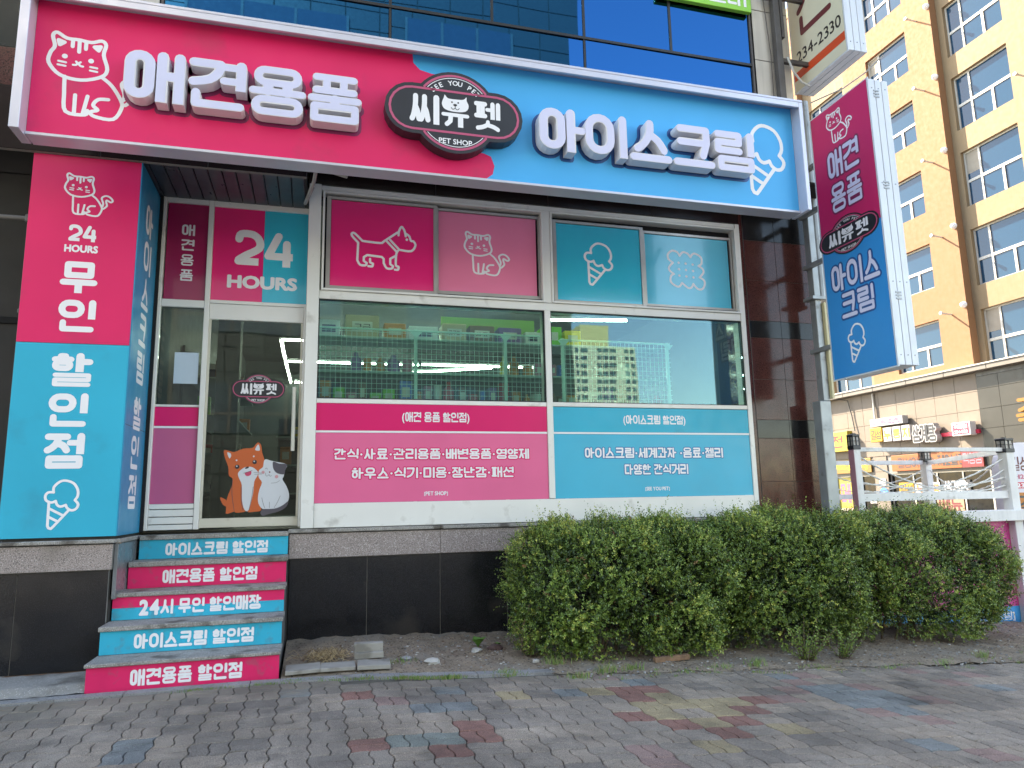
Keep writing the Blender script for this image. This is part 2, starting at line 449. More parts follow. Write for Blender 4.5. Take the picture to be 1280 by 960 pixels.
# --- pictograms (y down pixel drawings, mapped into unit boxes)
def norm(strokes, box_, w):
    x0, y0, x1, y1 = box_; k = 1/(y1-y0)
    out = []
    for s in strokes:
        kind = s[0]; pts = [((p[0]-x0)*k, (y1-p[1])*k) for p in s[1]]
        if kind == 's': out += stroke(crom(pts), w*k)
        elif kind == 'c': out += stroke(crom(pts, True), w*k, True)
        elif kind == 'l': out += stroke(pts, w*k)
        elif kind == 't': out += stroke(crom(pts), w*k*.6)
        elif kind == 'd': out.append(circ(pts[0][0], pts[0][1], s[2]*k, 12))
    return out, (x1-x0)*k
def icon_cat():
    return norm([('c', [(118, 130), (150, 92), (230, 138), (330, 140), (430, 150), (510, 122), (548, 160), (535, 262), (572, 400), (530, 482), (370, 538), (200, 510), (103, 400), (110, 300), (140, 230)]),
        ('l', [(165, 165), (215, 182), (178, 213), (165, 165)]), ('l', [(455, 192), (507, 180), (492, 225), (455, 192)]),
        ('l', [(280, 150), (280, 215)]), ('l', [(333, 150), (335, 262)]), ('l', [(387, 150), (387, 225)]),
        ('d', [(225, 320)], 24), ('d', [(437, 337)], 24), ('t', [(178, 374), (238, 381)]), ('t', [(175, 410), (236, 416)]), ('t', [(435, 397), (490, 402)]), ('t', [(435, 432), (492, 438)]),
        ('t', [(296, 396), (318, 394), (336, 378), (354, 398), (376, 402)]), ('t', [(318, 360), (336, 376), (354, 362)]),
        ('s', [(238, 520), (245, 680), (268, 860), (420, 875), (440, 830)]), ('l', [(333, 690), (335, 860)]), ('l', [(432, 690), (405, 865)]),
        ('s', [(600, 700), (520, 710), (482, 770), (520, 815), (465, 840), (500, 880), (650, 888), (712, 770), (700, 690), (620, 560), (540, 490)]),
        ('s', [(740, 738), (792, 675), (775, 600), (785, 565), (850, 600), (880, 565), (830, 500), (760, 482), (700, 530), (728, 630), (722, 690)])], (85, 75, 900, 905), 33)
def icon_dog():
    return norm([('l', crom([(225, 410), (130, 310), (125, 265), (170, 262), (290, 375)], n=3)+crom([(310, 378), (575, 390), (640, 350), (850, 190)], n=3)),
        ('s', [(865, 238), (875, 160), (915, 90), (960, 150), (982, 245)]), ('s', [(985, 200), (1040, 240), (1065, 312), (1110, 322), (1140, 390), (1070, 488), (880, 480)]),
        ('l', [(880, 480), (730, 325)]), ('l', [(670, 345), (835, 515)]), ('l', crom([(855, 500), (830, 560), (825, 740), (868, 762), (860, 812), (810, 815)], n=3)),
        ('l', [(830, 580), (735, 640), (735, 730)]+crom([(780, 760), (760, 800), (680, 800), (632, 720)], n=3)+[(630, 650), (600, 620), (370, 605), (318, 640), (315, 705)]+crom([(362, 735), (345, 775), (260, 772), (215, 700)], n=3)+[(225, 410)]),
        ('l', [(415, 665), (415, 722)]+crom([(462, 742), (450, 785), (390, 785)], n=3)), ('d', [(1000, 300)], 22)], (100, 75, 1160, 835), 36)
def icon_ice():
    return norm([('l', crom([(292, 280), (290, 200), (360, 120), (440, 100), (550, 140), (615, 240), (622, 340), (588, 405)], n=3)+crom([(590, 405), (637, 470), (610, 540), (550, 560), (492, 525), (468, 475)], n=3)+crom([(465, 478), (400, 500), (350, 470), (328, 412)], n=3)+crom([(325, 415), (270, 435), (200, 400), (185, 330), (220, 280), (290, 278)], n=3)),
        ('l', [(240, 440), (245, 790), (262, 825), (295, 835), (325, 800), (512, 562)]), ('l', [(255, 530), (430, 630)]), ('l', [(258, 660), (368, 722)])], (160, 75, 650, 860), 38)
def icon_cookie():
    pts = [(335, 180), (385, 115), (435, 103), (500, 130), (545, 195), None, (585, 130), (650, 115), (750, 180), (755, 300), (690, 355), None, (765, 400), (780, 480), (700, 578), None, (775, 620), (795, 700), (740, 800), (650, 805), (570, 712), None, (530, 785), (460, 795), (355, 705), None, (300, 780), (230, 775), (140, 700), (150, 585), (210, 545), None, (135, 490), (120, 420), (200, 322), None, (120, 260), (115, 160), (200, 90), (290, 110), (335, 180)]
    segs = []; cur = []
    for p in pts:
        if p is None: segs += crom(cur, n=3); cur = [cur[-1]]
        else: cur.append(p)
    segs += crom(cur, n=3)
    cl = [segs[0]]
    for p in segs[1:]:
        if abs(p[0]-cl[-1][0])+abs(p[1]-cl[-1][1]) > 1: cl.append(p)
    return norm([('l', cl)]+[('d', [(310+135*i, 318+125*j+i*8)], 24) for i in range(3) for j in range(3)], (90, 75, 815, 830), 38)

# ================================================================ SETTING: palette
PINK = (.76, .022, .13); PINK2 = (.78, .14, .30); TEAL = (.002, .40, .58); TEAL2 = (.03, .43, .63); SKYB = (.04, .40, .80)
m_pink = mat('pink_sign_film', PINK, .38, spec=.3, var=.06, vs=1.2, dirt=((.38, .05, .10), 2.1, .60, .35)); m_teal = mat('teal_film', TEAL, .36, spec=.3, var=.06, vs=1.2, dirt=((.03, .22, .32), 2.1, .60, .35))
m_pink2 = mat('light_pink_film', PINK2, .34, spec=.3, var=.05, vs=1.5); m_teal2 = mat('light_teal_film', TEAL2, .34, spec=.3, var=.05, vs=1.5)
m_dpink = mat('deep_pink_film', (.72, .012, .14), .34, spec=.3, var=.05, vs=1.2)
m_skyb = mat('sky_blue_film', SKYB, .38, spec=.3, var=.04, vs=1.2)
m_white = mat('white_print', (.80, .79, .82), .4, var=.02)
m_outp = mat('dark_pink_print', (.22, .02, .09), .4, var=.02); m_outb = mat('dark_blue_print', (.012, .075, .26), .4, var=.02)
m_lilac = mat('channel_letter_face', (.60, .60, .78), .45, var=.03, vs=4)
m_edge = mat('channel_letter_side', (.72, .70, .72), .5, var=.05, vs=6)
m_black = mat('black_print', (.02, .021, .028), .4, var=.03); m_rose = mat('rose_print', (.50, .08, .17), .4, var=.03)
m_frame = mat('painted_aluminium', (.76, .75, .72), .42, var=.04, vs=2.5, dirt=((.30, .27, .23), 5., .62, .5))
m_alu = mat('grey_aluminium', (.40, .38, .36), .38, metal=.5, var=.08, vs=6)
m_signalu = mat('lilac_aluminium_frame', (.56, .56, .64), .38, metal=.35, var=.05, vs=3)
m_rub = mat('black_rubber', (.012, .012, .013), .6, var=.05)
m_gran = mat('pink_granite', (.33, .27, .255), .55, var=.10, vs=3, speck=[((.10, .085, .08), 160, .03), ((.56, .50, .48), 120, .0)], bump=.15, bs=150, dirt=((.14, .12, .10), 2.2, .58, .5))
m_cap = mat('grey_granite_slab', (.30, .285, .265), .7, var=.14, vs=5, speck=[((.11, .10, .095), 150, .02), ((.52, .50, .47), 130, .0)], bump=.3, bs=120, dirt=((.075, .062, .052), 4.5, .53, .85), streak=.35)
m_blk = mat('black_polished_granite', (.011, .011, .013), .17, var=.2, vs=4, speck=((.035, .035, .038), 190, .0), dirt=((.055, .048, .042), 1.7, .60, .55))
m_red = mat('maroon_polished_granite', (.080, .026, .022), .12, spec=.22, var=.2, vs=6, speck=[((.12, .05, .045), 110, .0), ((.012, .006, .006), 90, .02)])
m_blk2 = mat('black_band_granite', (.010, .010, .011), .12, spec=.25, var=.1, vs=6, speck=((.03, .03, .03), 150, .0))
m_joint = mat('grey_mortar', (.20, .19, .175), .9, var=.1, vs=30)
m_wstone = mat('cream_wall_stone', (.56, .52, .46), .65, var=.06, vs=3, bump=.06, bs=80, streak=.35)
m_dark = mat('dark_shop_wall', (.020, .020, .022), .7, spec=.15, var=.1, vs=3)
m_steel = mat('painted_steel', (.30, .32, .33), .45, metal=.4, var=.12, vs=5, dirt=((.10, .07, .05), 7., .6, .6))
m_dsteel = mat('brown_steel', (.10, .09, .085), .5, metal=.4, var=.15, vs=6)
m_slat = mat('soffit_slat', (.055, .062, .075), .33, var=.12, vs=3)
m_conc = mat('rough_concrete', (.27, .255, .235), .9, var=.16, vs=4, bump=.7, bs=35, dirt=((.10, .085, .07), 3., .52, .8), speck=((.42, .40, .37), 90, -.02))
m_glass = glass('shop_glass', (.78, .96, .90), 1.60, .02, (.44, .62, .72), wob=.06)
m_dglass = glass('door_glass', (.60, .66, .63), 1.42, .0, wob=.05)

# ================================================================ SHOP BUILDING
B = thing('shop_building', (1.5, 0, 0), 'shop building with black plinth, maroon granite pillar and blue glass upper floor', 'building')
XL, XR = -7.0, 5.96
Wp = -.12                                                     # plane of the window frames
# body: room shell and upper mass
mb = MB()
mb.box(XL, -2.43, -.30, -.1, -.6, 4.9)                        # neighbour's recessed front
mb.box(-2.40, -1.60, -.78, 0., 1.06, 4.5)                      # pillar core
mb.box(XL, -1.6, -.78, .2, -.6, 1.04)
mb.box(-1.6, -.26, -.30, .2, -.6, .80); mb.box(-.29, -.232, -.145, .21, -.6, 1.05); mb.box(-1.6, -.2, .12, .3, -.6, 1.09)
mb.box(-.23, 5.93, -.10, .2, -.6, 1.05)
mb.box(-1.70, -1.60, .0, 9., 1.0, 4.9); mb.box(5.86, 5.94, -.1, 9., -.6, 4.9)
mb.box(-1.7, 5.94, 9., 9.2, 1.0, 4.9); mb.box(5.02, 5.86, -.08, .6, 1.05, 4.9)
mb.build('wall', mat('rendered_wall', (.05, .048, .046), .8, spec=.2, var=.1), B)
box('floor_slab', mat('grey_floor_tile', (.14, .135, .13), .4, var=.08), B, -1.6, 5.86, .2, 9., .9, 1.10)
mb = MB(); mb.box(XL, 5.36, -.74, 14, 5.0, 12.6); mb.build('upper_storeys', mat('upper_wall', (.28, .26, .24), .8, var=.08), B)
box('shop_ceiling', mat('grey_shop_ceiling', (.07, .08, .08), .7, var=.05), B, -1.6, 5.86, .02, 9., 4.48, 4.56)
mb = MB(); mb.box(-1.598, -1.55, .3, 9., 1.1, 4.48); mb.box(5.80, 5.858, .62, 9., 1.1, 4.48); mb.box(-1.55, 5.80, 8.93, 8.99, 1.1, 4.48)
mb.build('shop_wall_lining', mat('shop_wall_paint', (.07, .085, .085), .6, var=.04), B)

# plinth facing
def tiles(name, m, parent, xs, y, zs, th=.03, g=.004, jm=None, jd=.006, c=.002, mlist=None):
    for j in range(len(zs)-1):
        for i in range(len(xs)-1):
            d = rnd.uniform(-.0012, .0012)
            mm = mlist[j] if mlist else m
            box(name, mm, parent, xs[i]+g/2, xs[i+1]-g/2, y+d, y+d+th, zs[j]+g/2, zs[j+1]-g/2, c)
    if jm: box('joint_backing', jm, parent, xs[0]+.001, xs[-1]-.001, y+jd, y+th+.02, zs[0]+.001, zs[-1]-.001)
tiles('plinth_panel', m_blk, B, [-.225, .51, 1.235, 1.93, 2.65, 3.38, 4.10, 4.82, 5.93], -.13, [-.45, .815], g=.006, jm=m_joint)
tiles('plinth_panel', m_blk, B, [-5.3, -3.6, -2.26, -1.61], -.815, [.065, .835], g=.006, jm=m_joint)
tiles('granite_band', m_gran, B, [-.232, 1.235, 2.65, 4.10, 5.95], -.145, [.819, 1.055], g=.005, jm=m_joint)
tiles('granite_band', m_gran, B, [-5.3, -3.6, -1.588], -.835, [.838, 1.045], g=.005, jm=m_joint)
tiles('coping', m_cap, B, [-.245, 1.235, 2.65, 4.10, 5.0], -.175, [1.060, 1.10], th=.24, g=.004, c=.006)
tiles('coping', m_cap, B, [-5.3, -3.6, -1.57], -.86, [1.050, 1.085], th=.20, g=.004, c=.006)
# return of the pillar base beside the steps
box('granite_band', mat('grey_marble', (.16, .17, .18), .25, var=.2, vs=4), B, -1.585, -1.555, -.80, -.02, .60, 1.045, .003)
box('coping', m_cap, B, -1.585, -1.545, -.80, -.02, 1.049, 1.084, .006)
box('rust_strip', mat('rusty_edge', (.16, .085, .05), .8, var=.3, vs=14), B, -5.3, -1.605, -.832, -.80, .045, .063)

# maroon granite pillar at the right, tile by tile
zs = [1.06, 1.491, 2.0, 2.22, 2.709, 3.222, 3.433, 3.945, 4.458, 4.90]
tiles('granite_tile', m_red, B, [5.03, 5.47, 5.96], -.135, zs, g=.003, jm=m_joint, mlist=[m_red, m_red, m_blk2, m_red, m_red, m_blk2, m_red, m_red, m_blk2])
box('pillar_return', m_red, B, 4.985, 5.026, -.125, .3, 1.104, 4.88)
# dark stone beams under the sign
tiles('lintel_panel', mat('dark_polished_lintel', (.018, .011, .011), .18, spec=.12, var=.2, vs=3), B, [-7., -4.6, -2.9, -1.9, -1.02, -.15], -.85, [4.395, 4.97], g=.004, jm=m_joint)
tiles('lintel_panel', MATS['dark_polished_lintel'], B, [-.14, 1.2, 2.5, 3.8, 4.98], -.13, [4.66, 4.97], g=.004, jm=m_joint)
box('soffit', m_dark, B, XL, 5.94, -.74, -.13, 4.975, 4.997)
# soffit slats over the door
x = -1.66
while x < -.20:
    box('soffit_slat', m_slat, B, x+.006, min(x+.118, -.16), -.80, -.03, 4.415, 4.432, .003); x += .124
box('soffit_backing', m_rub, B, -1.70, -.15, -.80, -.02, 4.436, 4.45)
box('wall_strip', m_dark, B, -1.60, -1.535, -.06, .0, 1.11, 4.41)

# ---- upper floor: blue glass curtain wall
m_bglass = bpy.data.materials.new('blue_mirror_glass'); m_bglass.use_nodes = True
_n, _l = m_bglass.node_tree.nodes, m_bglass.node_tree.links; _b = _n['Principled BSDF']
_b.inputs['Base Color'].default_value = (.012, .105, .26, 1); _b.inputs['Metallic'].default_value = 1.; _b.inputs['Roughness'].default_value = .015
_ge = _n.new('ShaderNodeNewGeometry'); _nz = _n.new('ShaderNodeTexNoise'); _nz.inputs['Scale'].default_value = .8; _nz.inputs['Detail'].default_value = 1
_bp = _n.new('ShaderNodeBump'); _bp.inputs['Strength'].default_value = .05; _bp.inputs['Distance'].default_value = .03
_l.new(_ge.outputs['Position'], _nz.inputs[0]); _l.new(_nz.outputs[0], _bp.inputs['Height']); _l.new(_bp.outputs[0], _b.inputs['Normal'])
Yc = -.80
mx_up = [-1.49, -.45, .622, 1.696, 2.746, 3.81, 4.87]; mx_lo = [-1.49, .622, 2.746, 4.87]
for xs_, z0, z1 in ((mx_lo, 5.30, 6.36), (mx_up, 6.36, 7.90), (mx_up, 7.90, 9.0), (mx_up, 9.0, 10.6)):
    for a, b_ in zip(xs_, xs_[1:]):
        d1, d2, d3 = rnd.uniform(-.006, .006), rnd.uniform(-.006, .006), rnd.uniform(-.006, .006)
        mesh_obj('glass_pane', [(a+.016, Yc+d1, z0+.016), (b_-.016, Yc+d2, z0+.016), (b_-.016, Yc+d2+d3, z1-.016), (a+.016, Yc+d1+d3, z1-.016)], [(0, 1, 2, 3)], m_bglass, B)
mb = MB()
for a in mx_up[1:-1]: mb.box(a-.015, a+.015, Yc-.012, Yc+.03, 6.375, 10.6)
for a in mx_lo[1:-1]: mb.box(a-.012, a+.012, Yc-.006, Yc+.03, 5.30, 6.345)
for z in (6.36, 7.90, 9.0): mb.box(-1.49, 4.87, Yc-.014, Yc+.03, z-.015, z+.015)
mb.build('curtain_wall_frame', mat('black_frame', (.015, .014, .013), .4), B)
for x0 in (-1.494, 4.874):
    box('frame_edge', m_dsteel, B, x0-.012, x0+.012, Yc-.02, Yc+.03, 5.3, 10.6)
# white stone to both sides
zz = [5.10+.655*i+.0 for i in range(12)]; zz = [z+.01 for z in zz]
tiles('stone_panel', m_wstone, B, [4.89, 5.23, 5.385], -.84, zz, g=.008, jm=m_dark)
tiles('granite_tile', m_red, B, [5.40, 5.955], -.12, [4.905, 5.4, 5.9], g=.005, jm=m_joint)
box('upper_return', m_wstone, B, 5.36, 5.384, -.79, 8., 5.1, 12.6)
box('soffit_plate', m_dark, B, 5.2, 5.94, -.1, 9., 5.9, 5.95)
tiles('stone_panel', m_wstone, B, [-2.35, -1.51], -.84, zz, g=.008, jm=m_dark)
tiles('stone_panel', m_red, B, [-3.3, -2.36], -.84, [4.98, 5.34, 5.86, 6.4, 7.0], g=.005, jm=m_joint, mlist=[m_red, mat('green_black_granite', (.02, .024, .024), .2, spec=.15, var=.1), m_red, m_red])
tiles('stone_panel', m_wstone, B, [-7, -5.1, -3.31], -.84, zz, g=.008, jm=m_dark)

# ---- window units
def frame4(mb, x0, x1, z0, z1, w, y0, y1, c=.003, mi=0, wt=None, wb=None):
    wt = wt or w; wb = wb or w
    mb.box(x0, x0+w, y0, y1, z0, z1, mi, c); mb.box(x1-w, x1, y0, y1, z0, z1, mi, c)
    mb.box(x0+w+.0005, x1-w-.0005, y0+.001, y1, z1-wt, z1, mi, c); mb.box(x0+w+.0005, x1-w-.0005, y0+.001, y1, z0, z0+wb, mi, c)
mb = MB()
mb.box(-.135, -.012, Wp-.03, .10, 1.104, 4.655, 0, .004)           # corner post
mb.box(4.925, 4.985, Wp-.01, .06, 1.104, 4.655, 0, .004)
mb.box(2.432, 2.512, Wp-.004, .05, 3.512, 4.60, 0, .004)
mb.box(2.420, 2.488, Wp-.012, .05, 1.345, 3.420, 0, .004)
mb.box(-.010, 4.923, Wp-.002, .05, 3.422, 3.508, 0, .004)
mb.box(-.010, 4.923, Wp-.003, .05, 4.602, 4.655, 0, .004)
mb.box(-.010, 4.923, Wp-.006, .05, 1.104, 1.340, 0, .004)
mb.box(-.010, 2.418, Wp-.001, .05, 2.338, 2.384, 0, .003); mb.box(2.490, 4.923, Wp-.001, .05, 2.342, 2.388, 0, .003)
mb.build('window_framing', m_frame, B)
def text_at(poly, parent, o, ux, uz, n, mats, name='lettering', outline=None, off=.0015, obj_at=None):
    """print on a surface; outline = (width, material) prints a wider shape just under it"""
    mb = MB(); N = Vector(n); ms = [mats]
    if outline:
        base = []; v, t, bd = union(poly)
        for a, b in bd:
            if (Vector(v[a])-Vector(v[b])).length > 1e-5: base += stroke([v[a], v[b]], outline[0]*2, n=6)
        flat(mb, poly+base, o, ux, uz, N*off, mi=1); ms.append(outline[1]); off += .0015
    flat(mb, poly, o, ux, uz, N*off)
    ob = mb.build(name, ms, parent, at=obj_at)
    return ob
EX, EZ, FRONT = (1, 0, 0), (0, 0, 1), (0, -1, 0)
def sash_window(x0, x1, xa, xb, xc, xd, za, zb, zc, zd, fl, fr, icons):
    mb = MB(); frame4(mb, x0, x1, 3.512, 4.595, .022, Wp-.018, .04)
    w = mb.build('window', m_frame, B); w['label'] = 'upper window pair with %s pictograms' % icons[2]
    mb = MB(); frame4(mb, xa-.045, xb+.028, za-.05, zb+.035, .043, Wp+.005, Wp+.04, .002, wb=.046, wt=.032)
    mb.build('sash', m_alu, w)
    mb = MB(); frame4(mb, xc-.030, xd+.050, zc-.055, zd+.035, .028, Wp+.045, Wp+.08, .002, wb=.052, wt=.032)
    mb.build('sash', m_alu, w)
    box('light_block_plate', m_dark, w, x0+.004, x1-.004, Wp+.105, Wp+.115, 3.5, 4.6)  # added plate that stops tube light leaking past the sashes
    box('window_track', m_dark, w, x0+.024, x1-.024, Wp+.02, Wp+.10, 3.536, 3.552)
    box('pane', fl, w, xa, xb, Wp+.022, Wp+.03, za, zb); box('pane', fr, w, xc, xd, Wp+.062, Wp+.07, zc, zd)
    for (ic, (a, b, c, d)), yy in zip(zip(icons[0], icons[1]), (Wp+.022, Wp+.062)):
        p, wd = ic(); p = xf(p, (c-a)/wd, a, b, d-b)
        text_at(p, w, (0, yy, 0), EX, EZ, FRONT, m_white, 'pictogram')
m_f1 = mat('deep_pink_window_film', (.84, .020, .18), .16, var=.05, vs=1.2, coat=.4); m_f2 = mat('rose_window_film', (.86, .22, .37), .16, var=.05, vs=1.2, coat=.4)
m_f3 = mat('teal_window_film', (.006, .48, .66), .16, var=.05, vs=1.2, coat=.4); m_f4 = mat('pale_teal_window_film', (.07, .52, .70), .16, var=.05, vs=1.2, coat=.4)
sash_window(.006, 2.430, .092, 1.192, 1.240, 2.362, 3.575, 4.515, 3.600, 4.510, m_f1, m_f2, ((icon_dog, icon_cat), ((.292, 3.775, .994, 4.285), (1.523, 3.805, 2.054, 4.308)), 'dog and cat'))
sash_window(2.514, 4.925, 2.592, 3.655, 3.722, 4.845, 3.565, 4.475, 3.590, 4.455, m_f3, m_f4, ((icon_ice, icon_cookie), ((2.920, 3.747, 3.285, 4.285), (4.010, 3.795, 4.515, 4.280)), 'ice cream and biscuit'))

def big_window(x0, x1, head, lines, foot, fa, fb, out, lab):
    w = box('window', m_rub, B, x0-.002, x1+.002, Wp+.022, Wp+.03, 2.386, 3.42) if False else None
    mb = MB(); frame4(mb, x0, x1, 2.386, 3.422, .010, Wp+.004, Wp+.05, .0)
    w = mb.build('window', m_rub, B); w['label'] = lab
    box('pane', m_glass, w, x0+.011, x1-.011, Wp+.02, Wp+.028, 2.397, 3.411)
    return w
w1 = big_window(-.010, 2.420, 0, 0, 0, 0, 0, 0, 'large clear shop window left of the middle post')
w2 = big_window(2.490, 4.923, 0, 0, 0, 0, 0, 0, 'large clear shop window reflecting an apartment block')
def apron(x0, x1, z0, fa, fb, oc, txts, lab):
    a = box('apron_panel', fb, B, x0, x1, Wp+.004, Wp+.03, z0, 2.038); a['label'] = lab
    box('apron_band', fa, a, x0, x1, Wp+.003, Wp+.03, 2.062, 2.336)
    box('apron_line', m_white, a, x0, x1, Wp+.001, Wp+.03, 2.040, 2.060)
    for s, (p, q, r_, t_), y, o in txts:
        text_at(textline(s, p, q, r_, t_, t=.175), a, (0, y, 0), EX, EZ, FRONT, m_white, outline=(.010, oc) if o else None)
apron(-.010, 2.418, 1.342, m_dpink, m_pink2, m_dpink, [('(애견 용품 할인점)', (.845, 1.555, 2.155, 2.258), Wp+.003, 0),
    ('간식·사료·관리용품·배변용품·영양제', (.172, 2.205, 1.770, 1.880), Wp+.004, 1), ('하우스·식기·미용·장난감·패션', (.345, 2.030, 1.577, 1.688), Wp+.004, 1), ('[PET SHOP]', (1.075, 1.320, 1.400, 1.440), Wp+.004, 0)], 'pink apron panel listing pet supplies')
apron(2.490, 4.923, 1.342, m_teal, m_teal2, mat('mid_blue_print', (.01, .17, .40), .4), [('(아이스크림 할인점)', (3.320, 4.095, 2.155, 2.258), Wp+.003, 0),
    ('아이스크림·세계과자 ·음료·젤리', (2.845, 4.555, 1.775, 1.890), Wp+.004, 1), ('다양한 간식거리', (3.310, 4.095, 1.590, 1.705), Wp+.004, 1), ('[SEE YOU PET]', (3.55, 3.85, 1.412, 1.452), Wp+.004, 0)], 'teal apron panel listing ice cream and snacks')

# ---- the round-and-bar shop emblem
def emblem(parent, o, ux, uz, n, sx, sz, thick=None, arc=True, blk=m_black):
    N = Vector(n)
    def P(poly): return [[(p[0]*sx, p[1]*sz) for p in q] for q in poly]
    def cap(hw, hh, k=10):
        return [(hw-hh+hh*math.cos(R(-90+180*i/k)), hh*math.sin(R(-90+180*i/k))) for i in range(k+1)]+[(-hw+hh+hh*math.cos(R(90+180*i/k)), hh*math.sin(R(90+180*i/k))) for i in range(k+1)]
    mb = MB(); flat(mb, P([cap(.604, .232), circ(0, 0, .378, 40)]), o, ux, uz, N*.0016, depth=None if not thick else -N*thick)
    b = mb.build('emblem', blk, parent)
    mb = MB()
    flat(mb, P(stroke(cap(.562, .190), .020, True)), o, ux, uz, N*.0032)
    for a0, a1 in ((38, 142), (218, 322)):
        flat(mb, P(stroke([(.340*math.cos(R(a0+(a1-a0)*i/20)), .340*math.sin(R(a0+(a1-a0)*i/20))) for i in range(21)], .020)), o, ux, uz, N*.0032)
    mb.build('emblem_ring', m_rose, b)
    mb = MB()
    for a0, a1 in ((41, 139), (221, 319)):
        flat(mb, P(stroke([(.318*math.cos(R(a0+(a1-a0)*i/20)), .318*math.sin(R(a0+(a1-a0)*i/20))) for i in range(21)], .006)), o, ux, uz, N*.0032)
    pol = xf(hangul('씨', .2), .255, -.395, -.135, .275)
    pol += xf(hangul('펫', .17), .235, .165, -.135, .275)
    # middle syllable: the ring is an animal head
    head = crom([(-.10, .13), (-.092, .155), (-.065, .125), (0, .122), (.07, .128), (.098, .155), (.10, .12), (.118, .07), (.09, .02), (0, .005), (-.09, .02), (-.118, .07)], True, 3)
    pol += [head]+stroke([(-.105, -.025), (.105, -.025)], .034)+stroke([(-.04, -.03), (-.045, -.085), (-.075, -.115)], .040)+stroke([(.045, -.03), (.045, -.135)], .046, e1='b')
    flat(mb, P(pol), o, ux, uz, N*.0032)
    s = 'PET SHOP'; p, w = latin(s, .02); k = .29/(w[1]-w[0])
    flat(mb, P(xf(p, k, -.145-w[0]*k, -.294)), o, ux, uz, N*.0032)
    s = 'SEE YOU PET'; n_ = len(s)
    for i, chh in enumerate(s):
        if chh == ' ': continue
        p, w = latin(chh, .02); k = .062; cx = (w[0]+w[1])/2; a = R(90+46-92*i/(n_-1)); q = []
        for pl_ in p:
            q.append([((x_-cx)*k*math.cos(a-math.pi/2)-(y_*k)*math.sin(a-math.pi/2)+.252*math.cos(a), (x_-cx)*k*math.sin(a-math.pi/2)+(y_*k)*math.cos(a-math.pi/2)+.252*math.sin(a)) for x_, y_ in pl_])
        flat(mb, P(q), o, ux, uz, N*.0032)
    mb.build('emblem_lettering', m_white, b)
    mb = MB()
    pol = [circ(-.030, .092, .008, 8), circ(.025, .092, .008, 8), circ(-.002, .068, .017, 10, .011)]+stroke(crom([(-.036, .040), (-.022, .026), (-.002, .036), (.018, .026), (.034, .040)]), .006)+stroke([(-.002, .06), (-.002, .036)], .006)
    flat(mb, P(pol), o, ux, uz, N*.0048)
    mb.build('emblem_face', m_black, b)
    return b

# ---- door and side light
mb = MB()
for x0, x1, z0, z1 in ((-1.545, -1.508, 1.118, 4.42), (-1.112, -1.064, 1.118, 4.42), (-.160, -.137, 1.118, 3.34)):
    mb.box(x0, x1, -.035, .05, z0, z1, 0, .004)
mb.box(-1.507, -1.113, -.03, .05, 3.285, 3.360, 0, .004); mb.box(-1.063, -.137, -.03, .05, 3.340, 3.375, 0, .004)
mb.box(-1.507, -1.113, -.03, .05, 4.372, 4.42, 0, .003); mb.box(-1.063, -.137, -.03, .05, 4.366, 4.42, 0, .003)
mb.build('door_framing', m_frame, B)
w = box('window', m_rub, B, -1.506, -1.114, .030, .036, 3.362, 4.37); w['label'] = 'narrow transom window with vertical white lettering'
box('pane', mat('plum_window_film', (.36, .012, .085), .18, var=.05, vs=1.5, coat=.3), w, -1.495, -1.114, -.002, .012, 3.362, 4.370)
for i, ch in enumerate('애견용품'):
    text_at(xf(hangul(ch), .122, -1.36+.001*i, 4.035-.158*i, .118), w, (0, -.002, 0), EX, EZ, FRONT, m_white)
w = box('window', m_rub, B, -1.062, -.139, .030, .036, 3.377, 4.364); w['label'] = 'transom window over the door, half pink half teal'
box('pane', m_f1, w, -1.062, -.575, -.002, .012, 3.377, 4.364); box('pane', m_f3, w, -.574, -.139, -.002, .012, 3.377, 4.364)
def digit2(x, y, w_, h, t):
    return stroke(crom([(x+t/2, y+h*.74), (x+w_*.22, y+h-t/2), (x+w_*.62, y+h-t/2), (x+w_-t/2, y+h*.74), (x+w_*.86, y+h*.5), (x+w_*.4, y+h*.28), (x+t*.55, y+t*.7)]), t)+stroke([(x+t/2, y+t/2), (x+w_-t/2, y+t/2)], t, e1='b')
def digit4(x, y, w_, h, t):
    return stroke([(x+w_*.45, y+h-t/2), (x+t/2, y+h*.30), (x+w_-t*.3, y+h*.30)], t, e1='b')+stroke([(x+w_*.72, y+h*.68), (x+w_*.72, y)], t, e1='b')
def twentyfour(x0, x1, z0, z1):
    w_ = (x1-x0)*.46; h = z1-z0; t = h*.21
    return digit2(x0, z0, w_, h, t)+digit4(x1-w_*1.12, z0, w_*1.12, h, t)
p, wd = latin('HOURS', .05); k = 1/(wd[1]-wd[0])
hours = [[((a-wd[0])*k, b*k) for a, b in q] for q in p]; hh = max(b for q in hours for a, b in q)
def hours_at(x0, x1, z0, z1): return [[(x0+a*(x1-x0), z0+b/hh*(z1-z0)) for a, b in q] for q in hours]
text_at(twentyfour(-.855, -.262, 3.765, 4.135), w, (0, -.002, 0), EX, EZ, FRONT, m_white)
text_at(hours_at(-.915, -.233, 3.525, 3.655), w, (0, -.002, 0), EX, EZ, FRONT, m_white)

